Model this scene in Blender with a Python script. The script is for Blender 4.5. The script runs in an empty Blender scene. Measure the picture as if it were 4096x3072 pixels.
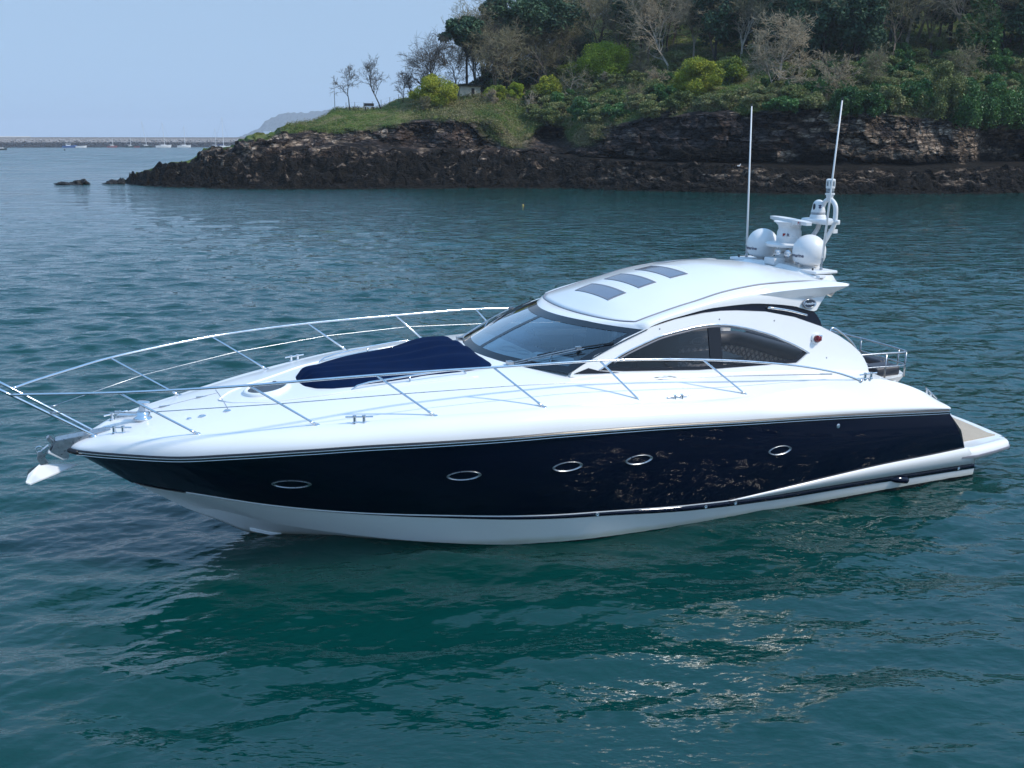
import bpy, bmesh, math, random
import numpy as np
from math import radians as R, sin, cos, pi, atan2, sqrt
from mathutils import Vector, Matrix, geometry

# ------------------------------------------------------------------ camera, light, exposure
sc = bpy.context.scene
COL = sc.collection
rng = np.random.default_rng(7)
random.seed(7)

CAM_H = 6.0
PITCH = 13.8244
cam_d = bpy.data.cameras.new('camera')
cam_d.sensor_width = 36.0
cam_d.lens = 3950.0 / 4096.0 * 36.0
cam_d.clip_start = 0.1
cam_d.clip_end = 20000
cam = bpy.data.objects.new('camera', cam_d)
cam.location = (0, 0, CAM_H)
cam.rotation_euler = (R(90 - PITCH), 0, 0)
COL.objects.link(cam)
sc.camera = cam

SUN_AZ, SUN_EL = 108.0, 47.0
SKY_STRENGTH = 0.15
SUN_STRENGTH = 2.4
EXPOSURE = 0.64
sd = bpy.data.lights.new('sun', 'SUN')
sd.energy = SUN_STRENGTH
sd.angle = R(5)
sd.color = (1.0, 0.925, 0.81)
sun = bpy.data.objects.new('sun', sd)
sdir = Vector((sin(R(SUN_AZ)) * cos(R(SUN_EL)), cos(R(SUN_AZ)) * cos(R(SUN_EL)), sin(R(SUN_EL))))
sun.rotation_euler = (-sdir).to_track_quat('-Z', 'Y').to_euler()
sun.location = (30, 10, 60)
COL.objects.link(sun)

world = bpy.data.worlds.new('World')
sc.world = world
world.use_nodes = True
wn = world.node_tree
wn.nodes.clear()
w_out = wn.nodes.new('ShaderNodeOutputWorld')
w_bg = wn.nodes.new('ShaderNodeBackground')
w_sky = wn.nodes.new('ShaderNodeTexSky')
w_sky.sky_type = 'NISHITA'
w_sky.sun_disc = False
w_sky.sun_elevation = R(SUN_EL)
w_sky.sun_rotation = R(SUN_AZ)
w_sky.altitude = 0
w_sky.air_density = 1.0
w_sky.dust_density = 0.6
w_sky.ozone_density = 2.0
w_tint = wn.nodes.new('ShaderNodeMix')
w_tint.data_type = 'RGBA'
w_tint.blend_type = 'MULTIPLY'
w_tint.inputs['Factor'].default_value = 1.0
w_tint.inputs['B'].default_value = (0.75, 0.75, 0.74, 1)
w_haze = wn.nodes.new('ShaderNodeMix')             # thin high haze over the whole sky
w_haze.data_type = 'RGBA'
w_haze.inputs['Factor'].default_value = 0.60
w_haze.inputs['B'].default_value = (1.92, 2.70, 3.62, 1)
w_bg.inputs['Strength'].default_value = SKY_STRENGTH
w_tc = wn.nodes.new('ShaderNodeTexCoord')
w_map = wn.nodes.new('ShaderNodeMapping')          # lift the lookup a little: the hazy band at the horizon is as blue as the sky above it
w_map.inputs['Scale'].default_value = (1, 1, 0.5)
w_map.inputs['Location'].default_value = (0, 0, 0.22)
w_nrm = wn.nodes.new('ShaderNodeVectorMath'); w_nrm.operation = 'NORMALIZE'
wn.links.new(w_tc.outputs['Generated'], w_map.inputs[0]); wn.links.new(w_map.outputs[0], w_nrm.inputs[0]); wn.links.new(w_nrm.outputs[0], w_sky.inputs['Vector'])
wn.links.new(w_sky.outputs[0], w_tint.inputs['A'])
wn.links.new(w_tint.outputs['Result'], w_haze.inputs['A'])
# the hazy sky is brighter well above the horizon than along it
w_sep = wn.nodes.new('ShaderNodeSeparateXYZ'); wn.links.new(w_tc.outputs['Generated'], w_sep.inputs[0])
w_rng = wn.nodes.new('ShaderNodeMapRange'); w_rng.interpolation_type = 'SMOOTHSTEP'
w_rng.inputs['From Min'].default_value = 0.13; w_rng.inputs['From Max'].default_value = 0.55
wn.links.new(w_sep.outputs['Z'], w_rng.inputs['Value'])
w_up = wn.nodes.new('ShaderNodeMix'); w_up.data_type = 'RGBA'
w_up.inputs['A'].default_value = (1, 1, 1, 1); w_up.inputs['B'].default_value = (0.98, 1.36, 1.64, 1)
wn.links.new(w_rng.outputs[0], w_up.inputs['Factor'])
w_scl = wn.nodes.new('ShaderNodeVectorMath'); w_scl.operation = 'MULTIPLY'
wn.links.new(w_haze.outputs['Result'], w_scl.inputs[0]); wn.links.new(w_up.outputs['Result'], w_scl.inputs[1])
wn.links.new(w_scl.outputs[0], w_bg.inputs['Color'])
wn.links.new(w_bg.outputs[0], w_out.inputs['Surface'])

sc.view_settings.view_transform = 'Standard'
sc.view_settings.look = 'None'
sc.view_settings.exposure = EXPOSURE
sc.view_settings.gamma = 1.0
sc.view_settings.use_curve_mapping = False
sc.cycles.max_bounces = 8
sc.cycles.transparent_max_bounces = 16
sc.cycles.volume_bounces = 0
sc.cycles.caustics_reflective = True
sc.cycles.use_denoising = True
sc.cycles.sample_clamp_indirect = 2.0

# ------------------------------------------------------------------ helpers
def pchip(xs, ys):
    xs = np.array(xs, float); ys = np.array(ys, float)
    i = np.argsort(xs); xs = xs[i]; ys = ys[i]
    h = np.diff(xs); d = np.diff(ys) / h; m = np.zeros(len(xs))
    m[0] = d[0]; m[-1] = d[-1]
    for k in range(1, len(xs) - 1):
        if d[k - 1] * d[k] > 0:
            w1 = 2 * h[k] + h[k - 1]; w2 = h[k] + 2 * h[k - 1]
            m[k] = (w1 + w2) / (w1 / d[k - 1] + w2 / d[k])
    def f(x):
        x = np.clip(np.asarray(x, float), xs[0], xs[-1])
        k = np.clip(np.searchsorted(xs, x) - 1, 0, len(h) - 1)
        t = (x - xs[k]) / h[k]
        return (2*t**3-3*t**2+1)*ys[k] + (t**3-2*t**2+t)*h[k]*m[k] + (-2*t**3+3*t**2)*ys[k+1] + (t**3-t**2)*h[k]*m[k+1]
    return f

def sstep(a, b, x):
    t = np.clip((np.asarray(x, float) - a) / (b - a), 0, 1)
    return t * t * (3 - 2 * t)

def hash3(ix, iy, iz, seed=0):
    n = (ix.astype(np.int64) * 374761393 + iy.astype(np.int64) * 668265263 + iz.astype(np.int64) * 2147483647 + seed * 974634777) & 0x7fffffff
    n = ((n ^ (n >> 13)) * 1274126177) & 0x7fffffff
    n = ((n ^ (n >> 15)) * 1103515245 + 12345) & 0x7fffffff
    n = n ^ (n >> 16)
    return (n & 0xffffff) / float(0xffffff)

def vnoise(p, seed=0):
    f = np.floor(p); t = p - f; i = f.astype(np.int64)
    t = t * t * (3 - 2 * t)
    out = 0
    for dx in (0, 1):
        wx = t[:, 0] if dx else 1 - t[:, 0]
        for dy in (0, 1):
            wy = t[:, 1] if dy else 1 - t[:, 1]
            for dz in (0, 1):
                wz = t[:, 2] if dz else 1 - t[:, 2]
                out = out + wx * wy * wz * hash3(i[:, 0] + dx, i[:, 1] + dy, i[:, 2] + dz, seed)
    return out * 2 - 1

def fbm(p, octv=4, seed=0, gain=0.5):
    a = 1.0; s = 0; q = np.array(p, float)
    for o in range(octv):
        s = s + a * vnoise(q, seed + o); q = q * 2.03 + 17.1; a *= gain
    return s

def setp(o, label=None, cat=None, group=None, kind=None):
    if label: o['label'] = label
    if cat: o['category'] = cat
    if group: o['group'] = group
    if kind: o['kind'] = kind
    return o

def empty(name, loc=(0, 0, 0), rot=(0, 0, 0), **kw):
    o = bpy.data.objects.new(name, None)
    o.location = loc; o.rotation_euler = rot
    COL.objects.link(o)
    return setp(o, **kw)

def mesh_np(name, V, F, mat=None, parent=None, smooth=True, fmat=None):
    """V (n,3), F (m,k) numpy arrays of equal sided faces"""
    V = np.asarray(V, np.float32); F = np.asarray(F, np.int32)
    me = bpy.data.meshes.new(name)
    me.vertices.add(len(V)); me.vertices.foreach_set('co', V.ravel())
    k = F.shape[1]
    me.loops.add(F.size); me.loops.foreach_set('vertex_index', F.ravel())
    me.polygons.add(len(F))
    me.polygons.foreach_set('loop_start', np.arange(0, F.size, k, dtype=np.int32))
    me.polygons.foreach_set('use_smooth', np.full(len(F), smooth))
    mats = mat if isinstance(mat, (list, tuple)) else [mat]
    for m in mats:
        if m: me.materials.append(m)
    if fmat is not None: me.polygons.foreach_set('material_index', np.asarray(fmat, np.int32))
    me.update(calc_edges=True)
    me.validate()
    o = bpy.data.objects.new(name, me); COL.objects.link(o)
    if parent: o.parent = parent
    return o

class MB:
    def __init__(s): s.V = []; s.F = []; s.M = []
    def add(s, V, F, m=0):
        b = len(s.V); s.V += [tuple(v) for v in V]
        for f in F: s.F.append(tuple(i + b for i in f)); s.M.append(m)
        return s
    def box(s, c, d, m=0, rot=None):
        P = [Vector((x * d[0] / 2, y * d[1] / 2, z * d[2] / 2)) for x in (-1, 1) for y in (-1, 1) for z in (-1, 1)]
        if rot is not None: P = [rot @ p for p in P]
        P = [p + Vector(c) for p in P]
        return s.add(P, [(0, 1, 3, 2), (4, 6, 7, 5), (0, 4, 5, 1), (2, 3, 7, 6), (0, 2, 6, 4), (1, 5, 7, 3)], m)
    def grid(s, P, m=0, closed_u=False, closed_v=False):
        n, k = len(P), len(P[0]); V = [p for row in P for p in row]; F = []
        for i in range(n if closed_u else n - 1):
            for j in range(k if closed_v else k - 1):
                a = i * k + j; b = i * k + (j + 1) % k; c = ((i + 1) % n) * k + (j + 1) % k; d = ((i + 1) % n) * k + j
                F.append((a, b, c, d))
        return s.add(V, F, m)
    def tube(s, path, r, n=8, cap=True, m=0, closed=False):
        P = [Vector(p) for p in path]
        if not hasattr(r, '__len__'): r = [r] * len(P)
        rings = []; up = None
        for i, p in enumerate(P):
            if closed: t = P[(i + 1) % len(P)] - P[i - 1]
            else: t = (P[min(i + 1, len(P) - 1)] - P[max(i - 1, 0)])
            if t.length < 1e-9: t = Vector((0, 0, 1))
            t.normalize()
            if up is None:
                up = t.orthogonal().normalized()
            else:
                up = up - t * up.dot(t)
                if up.length < 1e-6: up = t.orthogonal()
                up.normalize()
            q = t.cross(up)
            rings.append([p + r[i] * (cos(2 * pi * k / n) * up + sin(2 * pi * k / n) * q) for k in range(n)])
        b = len(s.V)
        s.grid(rings, m, closed_u=closed, closed_v=True)
        if cap and not closed:
            s.F.append(tuple(b + k for k in range(n))[::-1]); s.M.append(m)
            e = b + (len(P) - 1) * n
            s.F.append(tuple(e + k for k in range(n))); s.M.append(m)
        return s
    def lathe(s, prof, c=(0, 0, 0), n=24, m=0, axis=None):
        c = Vector(c)
        rot = Vector((0, 0, 1)).rotation_difference(Vector(axis)).to_matrix() if axis is not None else None
        rings = []
        for r, z in prof:
            ring = []
            for k in range(n):
                v = Vector((max(r, 1e-4) * cos(2 * pi * k / n), max(r, 1e-4) * sin(2 * pi * k / n), z))
                if rot: v = rot @ v
                ring.append(v + c)
            rings.append(ring)
        b = len(s.V)
        s.grid(rings, m, closed_v=True)
        s.F.append(tuple(b + k for k in range(n))[::-1]); s.M.append(m)
        e = b + (len(prof) - 1) * n
        s.F.append(tuple(e + k for k in range(n))); s.M.append(m)
        return s
    def prism(s, poly, h0, h1, fn, m=0):
        """poly 2D points; fn(u, v, h) -> 3D"""
        n = len(poly)
        V = [fn(u, v, h0) for u, v in poly] + [fn(u, v, h1) for u, v in poly]
        F = [tuple(range(n))[::-1], tuple(range(n, 2 * n))] + [(i, (i + 1) % n, n + (i + 1) % n, n + i) for i in range(n)]
        return s.add(V, F, m)
    def build(s, name, mat, parent=None, smooth=False, bevel=0, auto=None, seg=2):
        me = bpy.data.meshes.new(name)
        me.from_pydata([tuple(v) for v in s.V], [], s.F)
        for mm in (mat if isinstance(mat, (list, tuple)) else [mat]): me.materials.append(mm)
        for p, mi in zip(me.polygons, s.M): p.material_index = mi; p.use_smooth = smooth
        bm = bmesh.new(); bm.from_mesh(me)
        bmesh.ops.remove_doubles(bm, verts=bm.verts, dist=1e-5)
        if bevel:
            es = [e for e in bm.edges if len(e.link_faces) == 2 and e.calc_face_angle(0) > 0.6]
            bmesh.ops.bevel(bm, geom=es, offset=bevel, segments=seg, profile=0.5, affect='EDGES', clamp_overlap=True)
        bmesh.ops.recalc_face_normals(bm, faces=bm.faces)
        if auto is not None:
            for e in bm.edges:
                if len(e.link_faces) == 2 and e.calc_face_angle(0) > R(auto): e.smooth = False
            for f in bm.faces: f.smooth = True
        bm.to_mesh(me); bm.free()
        me.update()
        o = bpy.data.objects.new(name, me); COL.objects.link(o)
        if parent: o.parent = parent
        return o

# ------------------------------------------------------------------ materials
def nmat(name):
    m = bpy.data.materials.new(name); m.use_nodes = True
    nt = m.node_tree; b = nt.nodes['Principled BSDF']
    return m, nt, b

def mat(name, col, rough=0.4, metal=0.0, var=0.08, vscale=3.0, coat=0.0, spec=0.5, bump=0.0, bscale=40.0, col2=None, rvar=0.05):
    m, nt, b = nmat(name)
    tc = nt.nodes.new('ShaderNodeTexCoord')
    n = nt.nodes.new('ShaderNodeTexNoise'); n.inputs['Scale'].default_value = vscale; n.inputs['Detail'].default_value = 5
    nt.links.new(tc.outputs['Object'], n.inputs['Vector'])
    mx = nt.nodes.new('ShaderNodeMix'); mx.data_type = 'RGBA'
    c2 = col2 if col2 else tuple(c * (1 - 2 * var) for c in col)
    mx.inputs['A'].default_value = (*c2, 1); mx.inputs['B'].default_value = (*col, 1)
    mr = nt.nodes.new('ShaderNodeMapRange'); mr.inputs['From Min'].default_value = 0.3; mr.inputs['From Max'].default_value = 0.7
    nt.links.new(n.outputs['Fac'], mr.inputs['Value'])
    nt.links.new(mr.outputs[0], mx.inputs['Factor'])
    nt.links.new(mx.outputs['Result'], b.inputs['Base Color'])
    r2 = nt.nodes.new('ShaderNodeMapRange'); r2.inputs['To Min'].default_value = max(0.01, rough - rvar); r2.inputs['To Max'].default_value = rough + rvar
    nt.links.new(n.outputs['Fac'], r2.inputs['Value']); nt.links.new(r2.outputs[0], b.inputs['Roughness'])
    b.inputs['Metallic'].default_value = metal
    b.inputs['Specular IOR Level'].default_value = spec
    b.inputs['Coat Weight'].default_value = coat
    b.inputs['Coat Roughness'].default_value = 0.04
    if bump:
        n2 = nt.nodes.new('ShaderNodeTexNoise'); n2.inputs['Scale'].default_value = bscale; n2.inputs['Detail'].default_value = 3
        nt.links.new(tc.outputs['Object'], n2.inputs['Vector'])
        bp = nt.nodes.new('ShaderNodeBump'); bp.inputs['Strength'].default_value = bump; bp.inputs['Distance'].default_value = 0.02
        nt.links.new(n2.outputs['Fac'], bp.inputs['Height']); nt.links.new(bp.outputs[0], b.inputs['Normal'])
    return m

M = {}
M['gel'] = mat('white_gelcoat', (0.76, 0.755, 0.75), 0.22, var=0.012, vscale=1.5, coat=0.3)
M['gelflat'] = mat('white_moulding', (0.68, 0.68, 0.68), 0.42, var=0.02, vscale=2)
M['navy'] = mat('navy_gelcoat', (0.0022, 0.004, 0.016), 0.03, var=0.1, vscale=1, coat=0.0, spec=0.33, rvar=0.015)
M['chrome'] = mat('polished_steel', (0.72, 0.73, 0.75), 0.13, metal=1.0, var=0.05, rvar=0.06, vscale=9)
M['steel'] = mat('brushed_steel', (0.5, 0.51, 0.53), 0.3, metal=1.0, var=0.15, rvar=0.1, vscale=20)
M['black'] = mat('black_rubber', (0.008, 0.008, 0.010), 0.35, var=0.2)
M['frit'] = mat('black_glass_border', (0.006, 0.007, 0.012), 0.06, var=0.1, rvar=0.02)
M['grey'] = mat('grey_trim', (0.20, 0.20, 0.23), 0.4, var=0.1)
M['midgrey'] = mat('mid_grey_plastic', (0.32, 0.33, 0.35), 0.4, var=0.1)
M['cover'] = mat('navy_canvas', (0.0020, 0.0115, 0.046), 0.9, spec=0.08, var=0.12, vscale=4, bump=0.15, bscale=220)
M['cushion'] = mat('charcoal_vinyl', (0.055, 0.056, 0.07), 0.5, var=0.15, vscale=8)
M['darkseat'] = mat('dark_brown_vinyl', (0.03, 0.027, 0.03), 0.5, var=0.2, vscale=6)
M['cream'] = mat('cream_lining', (0.62, 0.55, 0.45), 0.6, var=0.05)
M['dash'] = mat('dark_dash', (0.10, 0.125, 0.17), 0.5, var=0.2)
M['blueseat'] = mat('blue_grey_fabric', (0.12, 0.16, 0.30), 0.8, var=0.2)
M['red'] = mat('red_lens', (0.16, 0.004, 0.012), 0.1, var=0.2)
M['logored'] = mat('logo_red', (0.30, 0.01, 0.02), 0.4)
M['ink'] = mat('logo_ink', (0.03, 0.028, 0.08), 0.4)
M['inkpale'] = mat('pale_stitching', (0.35, 0.35, 0.38), 0.6)
M['paper'] = mat('white_paper', (0.7, 0.72, 0.74), 0.7)

def teak_mat():
    m, nt, b = nmat('weathered_teak')
    tc = nt.nodes.new('ShaderNodeTexCoord')
    sx = nt.nodes.new('ShaderNodeSeparateXYZ'); nt.links.new(tc.outputs['Object'], sx.inputs[0])
    mo = nt.nodes.new('ShaderNodeMath'); mo.operation = 'FRACT'
    mu = nt.nodes.new('ShaderNodeMath'); mu.operation = 'MULTIPLY'; mu.inputs[1].default_value = 1 / 0.06
    nt.links.new(sx.outputs['X'], mu.inputs[0]); nt.links.new(mu.outputs[0], mo.inputs[0])
    lt = nt.nodes.new('ShaderNodeMath'); lt.operation = 'LESS_THAN'; lt.inputs[1].default_value = 0.12
    nt.links.new(mo.outputs[0], lt.inputs[0])
    n = nt.nodes.new('ShaderNodeTexNoise'); n.inputs['Scale'].default_value = 3; n.inputs['Detail'].default_value = 6
    mp = nt.nodes.new('ShaderNodeMapping'); mp.inputs['Scale'].default_value = (14, 1, 1)
    nt.links.new(tc.outputs['Object'], mp.inputs[0]); nt.links.new(mp.outputs[0], n.inputs['Vector'])
    a = nt.nodes.new('ShaderNodeMix'); a.data_type = 'RGBA'
    a.inputs['A'].default_value = (0.34, 0.27, 0.19, 1); a.inputs['B'].default_value = (0.55, 0.46, 0.36, 1)
    nt.links.new(n.outputs['Fac'], a.inputs['Factor'])
    c = nt.nodes.new('ShaderNodeMix'); c.data_type = 'RGBA'; c.inputs['B'].default_value = (0.12, 0.10, 0.08, 1)
    nt.links.new(a.outputs['Result'], c.inputs['A']); nt.links.new(lt.outputs[0], c.inputs['Factor'])
    nt.links.new(c.outputs['Result'], b.inputs['Base Color']); b.inputs['Roughness'].default_value = 0.7
    return m
M['teak'] = teak_mat()

def glass_mat(name, tint, refl=1.0, rough=0.0):
    m, nt, b = nmat(name)
    nt.nodes.remove(b)
    out = nt.nodes['Material Output']
    tr = nt.nodes.new('ShaderNodeBsdfTransparent'); tr.inputs[0].default_value = (*tint, 1)
    gl = nt.nodes.new('ShaderNodeBsdfGlossy'); gl.inputs['Color'].default_value = (.86, .94, 1, 1); gl.inputs['Roughness'].default_value = rough
    fr = nt.nodes.new('ShaderNodeFresnel'); fr.inputs['IOR'].default_value = 1.5
    tc = nt.nodes.new('ShaderNodeTexCoord'); n = nt.nodes.new('ShaderNodeTexNoise'); n.inputs['Scale'].default_value = 2.0
    nt.links.new(tc.outputs['Object'], n.inputs['Vector'])
    mr = nt.nodes.new('ShaderNodeMapRange'); mr.inputs['To Min'].default_value = 0.97 * refl; mr.inputs['To Max'].default_value = 1.1 * refl
    nt.links.new(n.outputs['Fac'], mr.inputs['Value'])
    mu = nt.nodes.new('ShaderNodeMath'); mu.operation = 'MULTIPLY'; mu.use_clamp = True
    nt.links.new(fr.outputs[0], mu.inputs[0]); nt.links.new(mr.outputs[0], mu.inputs[1])
    mx = nt.nodes.new('ShaderNodeMixShader')
    nt.links.new(mu.outputs[0], mx.inputs[0]); nt.links.new(tr.outputs[0], mx.inputs[1]); nt.links.new(gl.outputs[0], mx.inputs[2])
    nt.links.new(mx.outputs[0], out.inputs['Surface'])
    return m
M['wsglass'] = glass_mat('windscreen_glass', (0.70, 0.82, 0.86), 2.3)
M['sideglass'] = glass_mat('tinted_side_glass', (0.86, 0.84, 0.83), 0.9)
M['darkglass'] = glass_mat('dark_side_glass', (0.22, 0.21, 0.215), 0.9)
M['skyglass'] = mat('grey_rooflight_glass', (0.16, 0.18, 0.23), 0.08, var=0.05, rvar=0.02, spec=0.6)
M['portglass'] = mat('dark_port_glass', (0.010, 0.006, 0.006), 0.06, var=0.3)
M['lens'] = mat('clear_lens', (0.30, 0.34, 0.36), 0.08, var=0.3, vscale=30)
M['lensdark'] = mat('dark_lens', (0.02, 0.03, 0.05), 0.05, var=0.3, vscale=30)

# hull white paint with dark antifouling at the waterline (aft of the forefoot)
def hullwhite_mat():
    m, nt, b = nmat('white_bottom_paint')
    tc = nt.nodes.new('ShaderNodeTexCoord'); sx = nt.nodes.new('ShaderNodeSeparateXYZ')
    nt.links.new(tc.outputs['Object'], sx.inputs[0])
    n = nt.nodes.new('ShaderNodeTexNoise'); n.inputs['Scale'].default_value = 4; n.inputs['Detail'].default_value = 6
    nt.links.new(tc.outputs['Object'], n.inputs['Vector'])
    lim = nt.nodes.new('ShaderNodeMapRange'); lim.inputs['From Min'].default_value = -6; lim.inputs['From Max'].default_value = 2.0
    lim.inputs['To Min'].default_value = 0.055; lim.inputs['To Max'].default_value = -0.03
    nt.links.new(sx.outputs['X'], lim.inputs['Value'])
    ad = nt.nodes.new('ShaderNodeMath'); ad.operation = 'MULTIPLY_ADD'; ad.inputs[1].default_value = 0.03
    nt.links.new(n.outputs['Fac'], ad.inputs[0]); nt.links.new(lim.outputs[0], ad.inputs[2])
    lt = nt.nodes.new('ShaderNodeMath'); lt.operation = 'LESS_THAN'
    nt.links.new(sx.outputs['Z'], lt.inputs[0]); nt.links.new(ad.outputs[0], lt.inputs[1])
    # faint scum just above the antifouling
    mr = nt.nodes.new('ShaderNodeMapRange'); mr.inputs['From Min'].default_value = 0.06; mr.inputs['From Max'].default_value = 0.17
    nt.links.new(sx.outputs['Z'], mr.inputs['Value'])
    sc_ = nt.nodes.new('ShaderNodeMath'); sc_.operation = 'MULTIPLY_ADD'; sc_.inputs[1].default_value = 0.5
    nt.links.new(n.outputs['Fac'], sc_.inputs[0]); nt.links.new(mr.outputs[0], sc_.inputs[2]); sc_.use_clamp = True
    c1 = nt.nodes.new('ShaderNodeMix'); c1.data_type = 'RGBA'; c1.inputs['A'].default_value = (0.55, 0.53, 0.42, 1); c1.inputs['B'].default_value = (0.78, 0.785, 0.775, 1)
    nt.links.new(sc_.outputs[0], c1.inputs['Factor'])
    c2 = nt.nodes.new('ShaderNodeMix'); c2.data_type = 'RGBA'; c2.inputs['B'].default_value = (0.008, 0.010, 0.012, 1)
    nt.links.new(c1.outputs['Result'], c2.inputs['A']); nt.links.new(lt.outputs[0], c2.inputs['Factor'])
    nt.links.new(c2.outputs['Result'], b.inputs['Base Color']); b.inputs['Roughness'].default_value = 0.3
    return m
M['bottom'] = hullwhite_mat()

def quilt_mat():
    m, nt, b = nmat('quilted_grey_leather')
    tc = nt.nodes.new('ShaderNodeTexCoord'); sx = nt.nodes.new('ShaderNodeSeparateXYZ'); nt.links.new(tc.outputs['UV'], sx.inputs[0])
    vals = []
    for sgn in (1, -1):
        a = nt.nodes.new('ShaderNodeMath'); a.operation = 'MULTIPLY_ADD'; a.inputs[1].default_value = sgn
        nt.links.new(sx.outputs['Y'], a.inputs[0]); nt.links.new(sx.outputs['X'], a.inputs[2])
        p = nt.nodes.new('ShaderNodeMath'); p.operation = 'PINGPONG'; p.inputs[1].default_value = 0.075
        nt.links.new(a.outputs[0], p.inputs[0]); vals.append(p)
    mn = nt.nodes.new('ShaderNodeMath'); mn.operation = 'MINIMUM'
    nt.links.new(vals[0].outputs[0], mn.inputs[0]); nt.links.new(vals[1].outputs[0], mn.inputs[1])
    mr = nt.nodes.new('ShaderNodeMapRange'); mr.inputs['From Max'].default_value = 0.035
    nt.links.new(mn.outputs[0], mr.inputs['Value'])
    bp = nt.nodes.new('ShaderNodeBump'); bp.inputs['Strength'].default_value = 1.0; bp.inputs['Distance'].default_value = 0.03
    nt.links.new(mr.outputs[0], bp.inputs['Height']); nt.links.new(bp.outputs[0], b.inputs['Normal'])
    c = nt.nodes.new('ShaderNodeMix'); c.data_type = 'RGBA'; c.inputs['A'].default_value = (0.26, 0.26, 0.29, 1); c.inputs['B'].default_value = (0.70, 0.70, 0.73, 1)
    nt.links.new(mr.outputs[0], c.inputs['Factor']); nt.links.new(c.outputs['Result'], b.inputs['Base Color'])
    b.inputs['Roughness'].default_value = 0.5
    return m
M['quilt'] = quilt_mat()

# ------------------------------------------------------------------ water
SSS = True
SLOPE = 0.185
def wave_components():
    r = np.random.default_rng(21)
    n = 118
    lam = np.exp(np.linspace(np.log(0.15), np.log(6.0), n))
    ang = R(96) + r.normal(0, 0.55, n)           # direction of travel, mostly along the line of sight
    ph = r.uniform(0, 2 * pi, n)
    k = 2 * pi / lam
    s = np.ones(n)
    s *= np.interp(np.log(lam), np.log([.15, .3, .6, 1.2, 2.5, 6]), [.8, 1.15, 1.4, 1.25, .55, .22])
    s *= SLOPE * sqrt(2.0 / (s ** 2).sum())
    return lam, k * np.cos(ang), k * np.sin(ang), ph, s / k
WL, WKX, WKY, WPH, WA = wave_components()

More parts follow.
